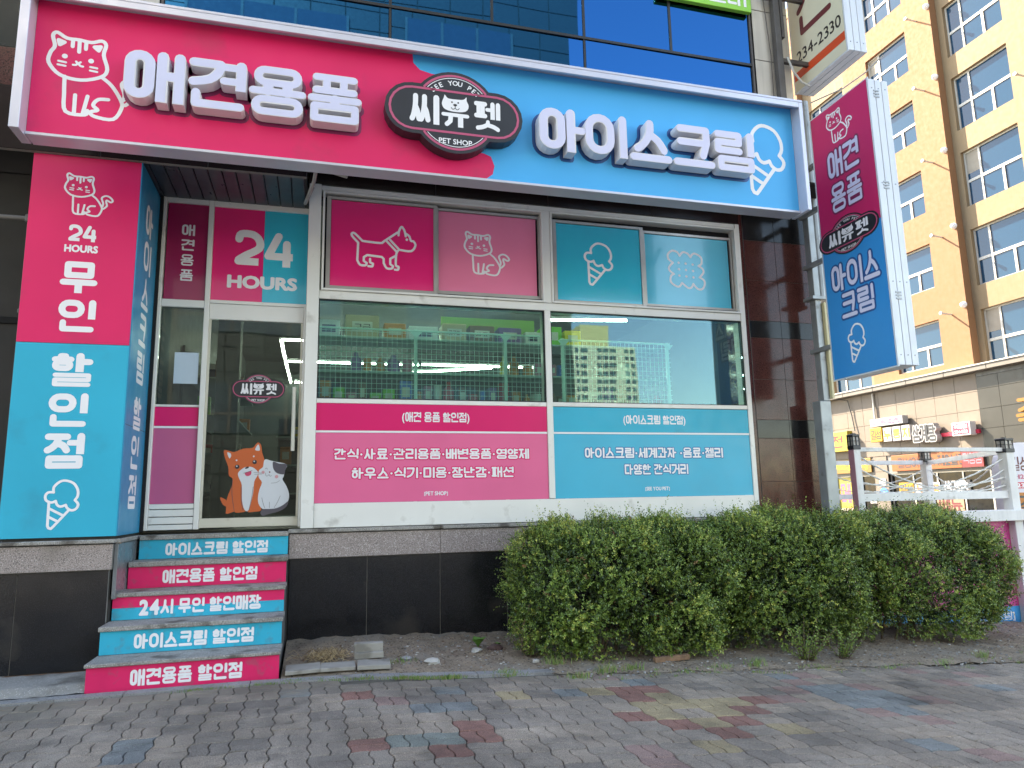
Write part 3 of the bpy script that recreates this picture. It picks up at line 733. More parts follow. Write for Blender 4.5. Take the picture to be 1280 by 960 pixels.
w = box('window', m_frame, B, -1.506, -1.114, -.006, .03, 2.292, 2.312); w['label'] = 'side window left of the door'
box('pane', m_dglass, w, -1.506, -1.114, .0, .008, 2.314, 3.284)
box('notice', mat('pale_blue_paper', (.50, .60, .68), .7, var=.03), w, -1.36, -1.141, -.006, -.003, 2.52, 2.831)
box('film_panel', m_dpink, w, -1.506, -1.114, -.004, .008, 2.105, 2.288)
box('film_line', m_white, w, -1.506, -1.114, -.006, .008, 2.083, 2.103)
box('film_panel', mat('mauve_pink_film', (.52, .10, .24), .34, var=.05, vs=2), w, -1.506, -1.114, -.004, .008, 1.365, 2.081)
mb = MB()
for z0, z1 in ((1.315, 1.362), (1.245, 1.308), (1.175, 1.238), (1.120, 1.168)): mb.box(-1.506, -1.114, -.028, .03, z0, z1, 0, .004)
mb.build('kick_panel', m_frame, B)
D = box('door', m_frame, B, -1.062, -.162, -.028, .012, 3.176, 3.336, .004)
mb = MB(); mb.box(-1.062, -.162, -.026, .012, 1.130, 1.219, 0, .004); mb.box(-1.062, -1.040, -.022, .008, 1.221, 3.174); mb.box(-.182, -.162, -.022, .008, 1.221, 3.174); mb.build('door_rail', mat('cream_aluminium', (.60, .57, .48), .45, var=.05, dirt=((.3, .25, .18), 6., .6, .5)), D)
box('pane', m_dglass, D, -1.039, -.183, -.006, .002, 1.222, 3.173)
mb = MB(); mb.tube([(-.228, -.055, 1.86), (-.228, -.055, 2.50)], .019, 10); mb.tube([(-.228, -.055, 1.95), (-.228, 0, 1.95)], .008, 6); mb.tube([(-.228, -.055, 2.42), (-.228, 0, 2.42)], .008, 6)
mb.build('handle', mat('cream_handle', (.62, .60, .53), .4), D)
emblem(D, (-.572, -.009, 2.481), EX, EZ, FRONT, .425, .41)
# pets sticker on the door glass
m_or = mat('orange_sticker', (.58, .115, .030), .45, var=.03); m_wh = mat('white_sticker', (.62, .64, .68), .45, var=.02); m_gy = mat('grey_sticker', (.085, .075, .095), .45)
def dp(pts, closed=True): return [crom([(-.93+(q[0]/960*100-0)*.00703*1.0+.0, 0) for q in []])] if 0 else [((q[0]-60)/815*.640-.885, 1.232+(900-q[1])/862*.715) for q in pts]
def sticker(mb, pts, lvl, mi, smooth=True):
    p = dp(pts); p = crom(p, True, 3) if smooth else p
    flat(mb, [p], (0, -.006, 0), EX, EZ, (0, -.0012*lvl, 0), mi=mi)
def sline(mb, pts, lvl, mi, w_=.004):
    flat(mb, stroke(crom(dp(pts)), w_, n=6), (0, -.006, 0), EX, EZ, (0, -.0012*lvl, 0), mi=mi)
mb = MB()
sticker(mb, [(60, 680), (100, 690), (140, 720), (200, 820), (130, 862), (150, 800), (95, 760)], 1, 0)
sticker(mb, [(80, 132), (140, 138), (205, 150), (300, 112), (412, 102), (450, 60), (480, 38), (515, 70), (530, 160), (560, 250), (545, 330), (520, 400), (520, 450), (545, 520), (530, 640), (510, 700), (545, 830), (470, 850), (395, 855), (375, 835), (345, 850), (255, 858), (225, 845), (150, 868), (135, 840), (140, 690), (185, 560), (195, 465), (150, 425), (140, 330), (95, 215)], 1.5, 0)
sticker(mb, [(255, 400), (300, 350), (355, 325), (430, 335), (490, 390), (480, 440), (450, 500), (440, 640), (400, 825), (350, 828), (315, 720), (305, 540), (270, 460)], 2.5, 1)
sticker(mb, [(118, 155), (160, 170), (165, 205), (145, 225)], 2.5, 1); sticker(mb, [(480, 60), (500, 110), (495, 135), (445, 125)], 2.5, 1)
for x_, y_, r_, c_, lv in ((243, 325, 27, 2, 3.5), (445, 270, 27, 2, 3.5), (238, 318, 9, 1, 4.5), (440, 262, 9, 1, 4.5), (232, 248, 11, 1, 2.5), (432, 203, 11, 1, 2.5)):
    flat(mb, [circ(*dp([(x_, y_)])[0], r_/815*.62, 14)], (0, -.006, 0), EX, EZ, (0, -.0012*lv, 0), mi=c_)
sticker(mb, [(335, 340), (355, 325), (380, 325), (372, 342), (345, 350)], 3.5, 2); sticker(mb, [(335, 400), (375, 388), (410, 380), (405, 420), (370, 435), (345, 425)], 3.5, 3)
sline(mb, [(320, 400), (375, 385), (420, 370)], 4, 2); sline(mb, [(195, 480), (195, 640), (230, 840)], 3, 4); sline(mb, [(300, 560), (305, 700), (330, 830)], 3.6, 4); sline(mb, [(440, 560), (425, 700), (400, 830)], 3.6, 4)
mb.build('dog_sticker', [m_or, m_wh, m_black, mat('pink_sticker', (.60, .06, .14), .4), m_gy], D)
mb = MB()
sticker(mb, [(545, 330), (555, 260), (578, 238), (640, 255), (700, 268), (830, 300), (812, 370), (798, 440), (785, 480), (835, 560), (870, 660), (850, 750), (760, 815), (640, 822), (560, 820), (510, 760), (500, 680), (515, 590), (540, 510), (500, 450), (500, 370)], 2, 0)
sticker(mb, [(668, 265), (740, 290), (832, 300), (812, 370), (802, 418), (720, 405), (675, 360), (662, 310)], 3.2, 1)
sticker(mb, [(540, 845), (570, 822), (640, 822), (720, 815), (800, 780), (862, 735), (840, 800), (760, 850), (640, 880), (570, 900), (540, 880)], 3.2, 1)
for x_, y_, r_, c_ in ((550, 392, 20, 2), (712, 445, 22, 2), (628, 390, 10, 3)):
    flat(mb, [circ(*dp([(x_, y_)])[0], r_/815*.62, 12)], (0, -.006, 0), EX, EZ, (0, -.0036, 0), mi=c_)
for q in ([(575, 350), (590, 342), (600, 358)], [(580, 400), (585, 432), (605, 435), (622, 420), (635, 440), (655, 430)], [(650, 520), (710, 515), (750, 490)], [(545, 690), (565, 760), (585, 810)], [(638, 740), (640, 810)], [(765, 670), (730, 750), (695, 810)], [(440, 392), (530, 400)], [(450, 415), (535, 412)]):
    sline(mb, q, 4, 1, .003)
mb.build('cat_sticker', [m_wh, m_gy, mat('blush_sticker', (.62, .30, .32), .45), mat('red_brown_sticker', (.22, .04, .04), .45)], D)
# overhead cable at the corner of the soffit
mb = MB(); mb.tube(crom([(.15, -1.45, 4.20), (-.05, -1.4, 4.25), (-.13, -1.2, 4.35), (-.12, -.9, 4.36), (-.15, -.5, 4.36), (-.18, -.3, 4.35)], n=4) if 0 else [(.02+.18, -1.50, 4.13), (.02, -1.44, 4.20), (-.06, -1.30, 4.28), (-.08, -1.0, 4.29), (-.14, -.6, 4.30), (-.17, -.3, 4.36), (-.10, -.16, 4.60)], .017, 8)
tag(mb.build('cable', mat('grey_cable', (.33, .32, .30), .5), None, at=(0, -1, 4.3)), 'grey cable drooping from the big sign at the corner of the door recess', 'cable')

# ================================================================ ENTRANCE STEPS
S = thing('entrance_steps', (-.9, -1.35, 0), 'five entrance steps with pink and teal lettered risers', 'steps')
m_spink = mat('scuffed_pink_film', PINK, .45, spec=.3, var=.10, vs=3, dirt=((.30, .10, .14), 13., .56, .45)); m_steal = mat('scuffed_teal_film', TEAL, .45, spec=.3, var=.10, vs=3, dirt=((.10, .22, .28), 13., .56, .45))
rY = [-1.35, -1.042, -.740, -.461, -.192]; rz = [(.002, .181), (.211, .386), (.425, .607), (.645, .824), (.871, 1.040)]
lx = [-1.585, -1.585, -1.585, -1.544, -1.526]; rx = -.240
mb = MB()
for i in range(5):
    yb = rY[i+1] if i < 4 else -.04
    mb.box(lx[i]+.006, rx-.006, rY[i]+.006, yb, -.15, rz[i][1]-.001)
mb.build('step_core', mat('step_concrete', (.12, .12, .12), .8, var=.15, vs=4, bump=.2), S)
for i in range(5):
    zt = rz[i+1][0] if i < 4 else 1.085
    yb = (rY[i+1]-.001) if i < 4 else -.04
    box('tread', m_cap, S, lx[i]-.012 if i < 3 else lx[i], rx+(.010 if i < 4 else .0), rY[i]-.022, yb, rz[i][1]+.001, zt-.002, .005)
rt = ['애견용품 할인점', '아이스크림 할인점', '24시 무인 할인매장', '애견용품 할인점', '아이스크림 할인점']
rf = [(.22, .80, .17, .83), (.18, .84, .17, .83), (.15, .86, .17, .83), (.21, .81, .17, .83), (.17, .86, .14, .82)]
for i in range(5):
    z0, z1 = rz[i]; w_ = rx-lx[i]
    if i == 2:
        rp = box('riser_panel', m_spink, S, lx[i], rx, rY[i], rY[i]+.005, (z0+z1)/2+.004, z1, 0); rp['label'] = 'third riser, pink over teal, with white lettering'
        box('riser_film', m_steal, rp, lx[i], rx, rY[i], rY[i]+.005, z0, (z0+z1)/2+.003)
    else: rp = box('riser_panel', m_steal if i in (1, 4) else m_spink, S, lx[i], rx, rY[i], rY[i]+.005, z0, z1, 0)
    a, b_, c_, d_ = rf[i]
    text_at(textline(rt[i], lx[i]+a*w_, lx[i]+b_*w_, z0+c_*(z1-z0), z0+d_*(z1-z0), t=.20, bold=.055), rp, (0, rY[i], 0), EX, EZ, FRONT, m_white)

# ================================================================ PILLAR SIGN
PS = thing('pillar_signboard', (-2., -.81, 1.11), 'tall pink and teal panel sign wrapped round the pillar left of the door', 'sign')
box('sign_panel', m_pink, PS, -2.425, -1.576, -.81, -.79, 2.716, 4.392); box('sign_panel', m_teal, PS, -2.425, -1.576, -.81, -.79, 1.108, 2.712)
mb = MB(); mb.box(-1.574, -1.566, -.812, -.015, 1.108, 4.395); sp = mb.build('side_panel', mat('blue_teal_film', (.006, .24, .43), .36, var=.05, vs=1.2), PS)
box('seam', m_dsteel, PS, -1.567, -1.5655, -.81, -.02, 2.035, 2.040)
p, wd = icon_cat(); text_at(xf(p, .395/wd, -2.172, 3.852, .388), PS, (0, -.81, 0), EX, EZ, FRONT, m_white, 'pictogram')
p, wd = icon_ice(); text_at(xf(p, .262/wd, -2.127, 1.166, .412), PS, (0, -.81, 0), EX, EZ, FRONT, m_white, 'pictogram')
text_at(twentyfour(-2.108, -1.885, 3.618, 3.765), PS, (0, -.81, 0), EX, EZ, FRONT, m_white)
text_at(hours_at(-2.132, -1.872, 3.522, 3.585), PS, (0, -.81, 0), EX, EZ, FRONT, m_white)
for ch, (a, b_, c_, d_) in zip('무인할인점', ((-2.145, -1.856, 3.155, 3.435), (-2.136, -1.852, 2.815, 3.10), (-2.156, -1.843, 2.345, 2.635), (-2.148, -1.855, 2.008, 2.292), (-2.155, -1.858, 1.662, 1.958))):
    text_at(xf(hangul(ch, .2), b_-a, a, c_, d_-c_), PS, (0, -.81, 0), EX, EZ, FRONT, m_white)
z = 4.13
for ch in '아이스크림 할인점':
    if ch == ' ': z -= .07; continue
    text_at(xf(hangul(ch, .17), .27, 0, 0, .30), PS, (-1.566, -.56, z-.30), (0, 1, 0), EZ, (1, 0, 0), m_white); z -= .348

# ================================================================ BIG FASCIA SIGN
FS = thing('fascia_signboard', (1.2, -1.8, 4.1), 'long pink and blue shop sign over the windows with raised letters', 'sign')
Yn = -1.726
mb = MB(); mb.box(-2.15, 4.58, Yn+.001, -1.60, 4.125, 5.24); mb.build('sign_box', m_signalu, FS)
sp = [(.735, 5.232), (.74, 5.15), (.80, 5.09), (.90, 5.068), (1.0, 5.066), (1.09, 4.95), (1.09, 4.40), (1.16, 4.37), (1.36, 4.37), (1.43, 4.345), (1.462, 4.26), (1.445, 4.18), (1.39, 4.135), (1.36, 4.131)]
mb = MB(); flat(mb, [[(-2.156, 5.232), (-2.156, 4.131)]+sp[::-1]], (0, Yn-.002, 0), EX, EZ); mb.build('sign_face', m_pink, FS)['label'] = 'pink half of the sign face'
mb = MB(); flat(mb, [[(4.60, 4.131), (4.60, 5.232)]+sp], (0, Yn-.002, 0), EX, EZ); mb.build('sign_face', m_skyb, FS)['label'] = 'sky blue half of the sign face'
mb = MB()
mb.box(-2.225, 4.645, -1.860, -1.60, 5.237, 5.262, 0, .003); mb.box(-2.225, -2.158, -1.858, -1.60, 4.095, 5.236, 0, .003)
mb.box(4.602, 4.645, -1.858, -1.60, 4.095, 5.236, 0, .003); mb.box(-2.157, 4.601, -1.745, -1.57, 4.105, 4.129, 0, .003)
mb.box(-2.157, 4.601, -1.859, -1.835, 5.180, 5.236, 0, .003)
mb.build('sign_frame', m_signalu, FS)
mb = MB()
for x_ in (-1.9, -.9, .35, 1.72, 3.0, 4.35):
    mb.beam((x_, -1.60, 4.16), (x_, -.84, 4.60), .04, .04); mb.box(x_-.02, x_+.02, -1.6, -.86, 5.1, 5.14)
mb.build('bracket', m_dsteel, FS)
def chletter(ch, a, b_, zb, zt, oc, t=.19):
    po = xf(hangul(ch, t), b_-a, a, zb, zt-zb)
    mb = MB(); flat(mb, po, (0, -1.862, 0), EX, EZ, depth=(0, .118, 0), mi=0, side=0)
    ring_ = []; v, tr, bd = union(po)
    for i, j in bd:
        if (Vector(v[i])-Vector(v[j])).length > 1e-5: ring_ += stroke([v[i], v[j]], .010, n=6)
    # lilac face set just inside a white rim that paints the lit edges
    thin = xf(hangul(ch, t-.022), (b_-a)*(1-.022), a+(b_-a)*.011, zb+(zt-zb)*.011, (zt-zb)*(1-.022))
    flat(mb, thin, (0, -1.8635, 0), EX, EZ, mi=1)
    o = mb.build('channel_letter', [m_edge, m_lilac], FS)
    text_at(po, FS, (0, Yn-.0022, 0), EX, EZ, FRONT, oc, 'letter_backing', outline=(.028, oc))
for ch, a, b_ in (('애', -1.495, -1.062), ('견', -1.040, -.610), ('용', -.592, -.149), ('품', -.138, .296)): chletter(ch, a, b_, 4.418, 4.845, m_outp)
for ch, a, b_ in (('아', 1.845, 2.286), ('이', 2.280, 2.693), ('스', 2.715, 3.146), ('크', 3.160, 3.600), ('림', 3.605, 4.038)): chletter(ch, a, b_, 4.402, 4.82, m_outb)
p, wd = icon_cat(); text_at(xf(p, .70/wd, -2.065, 4.290, .70), FS, (0, Yn-.002, 0), EX, EZ, FRONT, m_white, 'pictogram')
p, wd = icon_ice(); text_at(xf(p, .485/wd, 3.995, 4.245, .785), FS, (0, Yn-.002, 0), EX, EZ, FRONT, m_white, 'pictogram')
emblem(FS, (1.087, -1.862, 4.645), EX, EZ, FRONT, 1., 1., thick=.12)

# ================================================================ GREEN BANNER SIGN ABOVE
G = box('banner_sign', mat('lime_green_sign', (.25, .60, .05), .4, var=.04), None, 3.66, 4.865, -.88, -.825, 7.0, 7.62, .004, at=(4.2, -.85, 7.0)); tag(G, 'lime green sign with white lettering on the blue glass upstairs', 'sign')
text_at(textline('안내', 4.28, 4.80, 7.055, 7.30, t=.14), G, (0, -.88, 0), EX, EZ, FRONT, m_white)

# ================================================================ PROJECTING SIGNS
m_wpanel = mat('white_sign_casing', (.62, .65, .70), .4, metal=.1, var=.04, vs=2, streak=.12)
m_scr = mat('screw_grey', (.25, .26, .28), .4, metal=.5)
def casing(T, y0, y1, z0, z1, x0=5.86, x1=6.13):
    mb = MB(); w_ = (x1-x0)/3
    for i in range(3):
        mb.box(x0+.003+i*w_+.002, x0+(i+1)*w_-.002, y1-.012, y0+.012, z0+.012, z1-.012, 0, .003)
    mb.box(x0+.01, x1-.01, y1, y0, z0+.02, z1-.02)
    mb.build('casing', m_wpanel, T)
    mb = MB(); frame4y(mb, x0-.004, y0+.016, y1-.016, z0-.006, z1+.006, .022); mb.build('face_trim', m_wpanel, T)
    mb = MB()
    for i in range(3):
        for zc in (z0+.12, z1-.12, z0+.28*(z1-z0), z0+.62*(z1-z0)):
            mb = MB(); mb.tube([(x0+w_*(i+.5), y1-.016, zc), (x0+w_*(i+.5), y1-.008, zc)], .007, 6); mb.build('screw', m_scr, T)
    for zc in (z0+.22*(z1-z0), z0+.60*(z1-z0), z0+.93*(z1-z0)):
        mb = MB()
        for i in range(3):
            mb.box(x0+w_*.9-.02, x0+w_*.9+.055, y1-.018, y1-.010, zc+i*.035, zc+i*.035+.02, 0, .002)
        mb.build('latch', mat('grey_latch', (.36, .38, .40), .4, metal=.3), T)
def frame4y(mb, x, y0, y1, z0, z1, w_):
    mb.box(x, x+.012, y0-w_, y0, z0, z1); mb.box(x, x+.012, y1, y1+w_, z0, z1); mb.box(x, x+.012, y1+w_+.001, y0-w_-.001, z1-w_, z1); mb.box(x, x+.012, y1+w_+.001, y0-w_-.001, z0, z0+w_)
LX, UX = (-1, 0, 0), (0, -1, 0)
P1 = thing('projecting_sign', (5.99, -1., 2.645), 'tall projecting sign, crimson over blue, with a cat and an ice cream', 'sign')
casing(P1, -.51, -1.46, 2.645, 5.94)
box('sign_face', mat('crimson_sign_film', (.56, .02, .12), .4, var=.04, vs=1.), P1, 5.853, 5.861, -1.452, -.518, 4.292, 5.93)
box('sign_face', mat('deep_blue_sign_film', (.006, .24, .60), .4, var=.04, vs=1.), P1, 5.853, 5.861, -1.452, -.518, 2.655, 4.290)
def ptext(poly, outl, par=None): text_at(poly, par or P1, (5.853, 0, 0), UX, EZ, LX, m_white if outl is None else m_lilac, outline=outl)
ptext(textline('애견', .745, 1.245, 5.03, 5.37), (.022, m_outp)); ptext(textline('용품', .750, 1.245, 4.61, 4.95), (.022, m_outp))
ptext(textline('아이스', .63, 1.37, 3.67, 3.99), (.022, m_outb)); ptext(textline('크림', .745, 1.25, 3.33, 3.62), (.022, m_outb))
p, wd = icon_cat(); text_at(xf(p, .42/wd, .78, 5.44, .42), P1, (5.853, 0, 0), UX, EZ, LX, m_white, 'pictogram')
p, wd = icon_ice(); text_at(xf(p, .27/wd, .79, 2.79, .45), P1, (5.853, 0, 0), UX, EZ, LX, m_white, 'pictogram')
emblem(P1, (5.851, -.955, 4.295), UX, EZ, LX, .80, .60)
P2 = thing('projecting_sign', (5.99, -.8, 6.43), 'cream projecting sign with orange stripe and phone number, topmost', 'sign')
casing(P2, -.30, -1.23, 6.43, 9.6)
box('sign_face', mat('cream_sign_film', (.62, .58, .44), .45, var=.04, vs=1.5), P2, 5.853, 5.861, -1.222, -.308, 6.442, 9.59)
text_at([[(.31, 6.587), (1.222, 6.582), (1.222, 6.695), (.31, 6.697)]], P2, (5.853, 0, 0), UX, EZ, LX, mat('orange_red_print', (.62, .065, .015), .45), 'stripe')
text_at(textline('234-2330', .385, 1.185, 6.795, 6.955, bold=.012, gap=.10), P2, (5.853, 0, 0), UX, EZ, LX, mat('black_brown_print', (.02, .014, .014), .5))
text_at(xf(hangul('전', .13), .62, .45, 7.12, .72)+xf(hangul('원', .13) if 0 else hangul('한', .13), .62, .45, 8.0, .72), P2, (5.853, 0, 0), UX, EZ, LX, mat('maroon_print', (.13, .015, .02), .5))
P1.location = (5.692, -1.322, 2.580); P1.scale = (.95, .95, .95)
P2.location = (5.692, -1.132, 6.175); P2.scale = (.95, .95, .95)
# posts and brackets
PO = thing('sign_post', (5.79, -.35, -.2), 'grey steel post in front of the maroon granite pillar', 'post')
box('lower_tube', m_steel, PO, 5.705, 5.855, -.42, -.28, -.3, 2.42, .006)
box('upper_tube', m_steel, PO, 5.78, 5.865, -.40, -.30, 2.424, 4.75, .005)
mb = MB(); mb.tube([(5.925, -.33, 3.7), (5.925, -.33, 6.30)], .062, 14); mb.box(5.72, 5.98, -.44, -.26, 3.66, 3.70, 0, .003)
for z in (4.7, 4.05, 5.25, 3.0): mb.box(5.72, 5.78, -.90, -.3, z, z+.05, 0, .003)
mb.build('bracket', m_steel, PO)
box('casing_strip', mat('pale_yellow_steel', (.62, .55, .33), .5, var=.05), PO, 5.872, 5.90, -.44, -.34, 2.45, 3.62)
PO = thing('sign_post', (5.16, -.9, 5.6), 'dark brown steel column carrying the cream sign', 'post')
box('tube', m_dsteel, PO, 5.12, 5.20, -.95, -.87, 5.6, 11., .004)
mb = MB(); mb.box(5.215, 5.255, -.94, -.88, 6.7, 11.)
for z in (6.38, 7.22, 8.3): mb.box(5.21, 5.85, -.93, -.89, z, z+.05)
mb.beam((5.0, -.90, 7.2), (5.85, -.90, 7.30), .03, .03)
mb.build('bracket', m_dsteel, PO)
mb = MB(); mb.tube(crom([(0, 0), (1, 0)]) and [(5.22, -.99, 6.40), (5.28, -1.0, 6.22), (5.38, -1.0, 6.10), (5.50, -.98, 6.08)], .012, 6); mb.tube([(5.9, -.5, 6.2), (6.05, -.9, 6.18), (6.2, -1.1, 6.28), (6.3, -1.3, 6.40)], .008, 6)
tag(mb.build('cable', mat('white_cable', (.5, .5, .48), .5), None, at=(5.6, -1, 6.3)), 'pale cables hanging under the cream projecting sign', 'cable')
mb = MB(); mb.tube([(5.04, -.86, 10), (5.06, -.87, 8.2), (5.04, -.86, 7.4), (5.09, -.87, 6.5), (5.09, -.86, 5.9)], .006, 6)
tag(mb.build('cable', m_dsteel, None, at=(5.1, -.86, 8)), 'thin dark cable running down the cream stone wall', 'cable')

# ================================================================ LEFT EDGE: pipe and shutter of the next shop
mb = MB(); mb.box(-5.5, -2.46, -.28, -.24, 3.06, 4.38, 0, .004); mb.box(-5.5, -2.46, -.32, -.25, 2.98, 3.04, 0, .004)
mb.build('shutter_box', mat('charcoal_shutter', (.014, .014, .015), .65, spec=.15, var=.12, vs=5, bump=.15, bs=90), B)
for i in range(4): box('shutter_slat', MATS['charcoal_shutter'], B, -5.5, -2.46, -.30+.004*i, -.26, 4.40+.0+i*.0, 4.41)
mb = MB(); mb.tube([(-4.2, -.62, 3.86), (-2.50, -.62, 3.86)], .022, 10); mb.tube([(-2.475, -.62, 3.85), (-2.475, -.62, 1.09)], .020, 10)
mb.box(-2.51, -2.44, -.65, -.59, 3.82, 3.895, 0, .01); mb.box(-2.50, -2.45, -.645, -.595, 3.00, 3.04, 0, .006)
tag(mb.build('conduit_pipe', mat('grey_conduit', (.13, .125, .12), .45, var=.08), None, at=(-2.5, -.6, 1.1)), 'dark grey conduit pipe bent along the left edge of the pillar sign', 'pipe')
m_gc = mat('green_curtain', (.035, .10, .02), .8, var=.35, vs=5)
box('lower_glazing', m_gc, B, -5.5, -2.46, -.27, -.245, 1.10, 2.96)

# ================================================================ SHOP INTERIOR
m_tube = emit('tube_light', (.80, 1., .95), 9.)
def tubelight(x0, y0, x1, y1, lab):
    dz = .22 if y0 < .5 else 0.
    t = MB().beam((x0, y0, 3.99+dz), (x1, y1, 3.99+dz), .024, .022).build('tube_light', m_tube, None, at=((x0+x1)/2, (y0+y1)/2, 4.0)); tag(t, lab, 'light', 'ceiling tube lights in the shop')
    MB().beam((x0, y0, 4.03+dz), (x1, y1, 4.03+dz), .06, .04).build('housing', m_white, t)
L1 = 'white tube light inside the shop, in a set with two added fill tubes'
for a in ((-.58, 4.45, 1.9, 4.45), (1.95, 4.47, 4.4, 4.47), (-.56, 6.3, 1.9, 6.25), (1.95, 6.2, 4.3, 6.15), (-.6, 4.55, -.6, 6.15), (-.6, 6.4, -.58, 8.8), (-.5, 8.7, 2.0, 8.7), (1.3, 7.4, 3.4, 6.35), (3.3, 2.4, 4.5, 2.2), (.1, .30, 2.3, .30), (2.5, .30, 4.8, .30)): tubelight(*a, L1)  # last two tubes are added, unseen behind the films, to light the goods
m_wire = mat('mint_wire', (.60, .85, .78), .4, var=.03)
def rack(x0, x1, z0, z1, y, posts, lab):
    T = thing('wire_rack', ((x0+x1)/2, y, 1.10), lab, 'rack')
    mb = MB(); z = z0+.02
    while z < z1: mb.box(x0, x1, y-.002, y+.002, z-.002, z+.002); z += .058
    x_ = x0+.01
    while x_ < x1: mb.box(x_-.002, x_+.002, y-.0045, y-.0005, z0, z1); x_ += .055
    tag(mb.build('wire_mesh', m_wire, T), kind='stuff')
    mb = MB(); mb.box(x0, x1, y-.012, y+.012, z1, z1+.02, 0, .003)
    for p_ in posts:
        mb.box(p_-.018, p_+.018, y+.004, y+.04, 1.1, z1+.03, 0, .003); mb.add([(p_-.07, y-.012, z1), (p_+.07, y-.012, z1), (p_+.018, y-.012, z1-.06), (p_-.018, y-.012, z1-.06)], [(0, 3, 2, 1)])
    mb.build('rack_post', m_wire, T)
    return T
rack(-.05, 2.66, 2.2, 3.225, .35, (1.05, 2.09), 'mint wire mesh rack behind the left shop window')
rack(2.76, 4.20, 2.2, 3.195, .35, (2.80, 4.17), 'mint wire mesh rack behind the right shop window')
SH = thing('shelf_unit', (1.5, .62, 1.1), 'shelf unit of pet goods behind the wire mesh rack', 'shelf')
for z in (2.42, 2.78, 3.16): box('shelf_board', mat('shelf_mint', (.30, .42, .40), .5), SH, -.05, 4.1, .42, .86, z-.02, z, .003)
box('back_board', mat('shelf_back', (.05, .07, .07), .7), SH, -.05, 2.6, .87, .89, 1.3, 2.80)
cols = {'red': (.60, .03, .03), 'yellow': (.80, .60, .03), 'green': (.14, .55, .04), 'blue': (.03, .16, .60), 'white': (.62, .64, .62), 'orange': (.60, .20, .03), 'brown': (.16, .08, .04), 'purple': (.20, .10, .30), 'beige': (.45, .36, .22), 'pink': (.5, .16, .25)}
def goods(x, y, z, w_, d_, h, col, lab, cat, grp, txt=None, kind='box'):
    if kind == 'box':
        o = box('product_box', mat(col+'_carton', cols[col], .45, var=.08, vs=12), None, x, x+w_, y, y+d_, z, z+h, .004, at=(x+w_/2, y+d_/2, z))
        box('box_print', mat('pale_label', (.60, .58, .50), .5) if col != 'white' else mat('dark_label', (.05, .05, .12), .5), o, x+w_*.2, x+w_*.8, y-.003, y-.0005, z+h*.3, z+h*.72)
        if txt: text_at(textline(txt, x+w_*.25, x+w_*.75, z+h*.38, z+h*.62), o, (0, y-.003, 0), EX, EZ, FRONT, m_black, off=.001)
    elif kind == 'tin':
        o = MB().tube([(x, y+.05, z), (x, y+.05, z+h)], w_/2, 12).build('product_tin', mat(col+'_carton', cols[col], .3, var=.08, vs=12), None, at=(x, y+.05, z))
    else:
        mb = MB(); mb.tube([(x, y+.05, z), (x, y+.05, z+h*.65), (x, y+.05, z+h*.8), (x, y+.05, z+h)], [w_/2, w_/2, w_*.22, w_*.2], 10)
        o = mb.build('product_bottle', mat(col+'_carton', cols[col], .3, var=.08, vs=12), None, at=(x, y+.05, z))
    tag(o, lab, cat, grp)
topx = [(-.02, .26, .20, 'white', ''), (.28, .40, .27, 'beige', '고급'), (.71, .26, .19, 'orange', ''), (.99, .36, .17, 'white', '맛나'), (1.38, .30, .22, 'beige', '고구마'), (1.70, .32, .21, 'brown', '사료'), (2.05, .30, .20, 'purple', '간식'), (2.38, .20, .16, 'white', '츄'), (2.60, .26, .24, 'green', ''), (2.88, .22, .20, 'yellow', '')]
desc = ['first from the left', 'with tall beige front', 'in orange', 'white, low and wide', 'beige, between white and brown ones', 'brown, right of the middle', 'purple', 'small white, near the window post', 'green, just past the window post', 'yellow, furthest right']
for (x_, w_, h, c_, t_), d_ in zip(topx, desc):
    goods(x_, .50, 3.16, w_*.93, .25, h, c_, 'carton on the top shelf in the shop window, %s' % d_, 'carton', 'cartons on the top shelf', t_ or None)
mb = MB(); mb.box(1.42, 2.60, .84, .86, 3.165, 3.55); tag(mb.build('backing_card', mat('lime_backing', (.12, .26, .04), .5), None, at=(2, .85, 3.16)), 'lime green backing card behind the top shelf cartons', 'card')
rn = random.Random(5)
for zi, z in enumerate((2.42, 2.78)):
    x_ = .02
    while x_ < 4.0:
        w_ = rn.uniform(.07, .17); c_ = rn.choice(list(cols)); k_ = rn.choice(['box', 'box', 'bottle', 'tin'])
        h = rn.uniform(.10, .24) if zi else rn.uniform(.12, .27)
        if zi == 1 and rn.random() < .45: x_ += w_*1.3; continue
        goods(x_+(w_/2 if k_ != 'box' else 0), .46, z, w_*.9, rn.uniform(.08, .16), h, c_, '%s %s on the %s shelf behind the wire mesh' % (c_, {'box': 'packet', 'bottle': 'bottle', 'tin': 'tin'}[k_], ('lower', 'middle')[zi]), {'box': 'packet', 'bottle': 'bottle', 'tin': 'tin'}[k_], '%s %ss on the %s shelf behind the mesh' % (c_, {'box': 'packet', 'bottle': 'bottle', 'tin': 'tin'}[k_], ('lower', 'middle')[zi]), None, k_); x_ += w_*1.06+rn.choice([0, 0, .03])
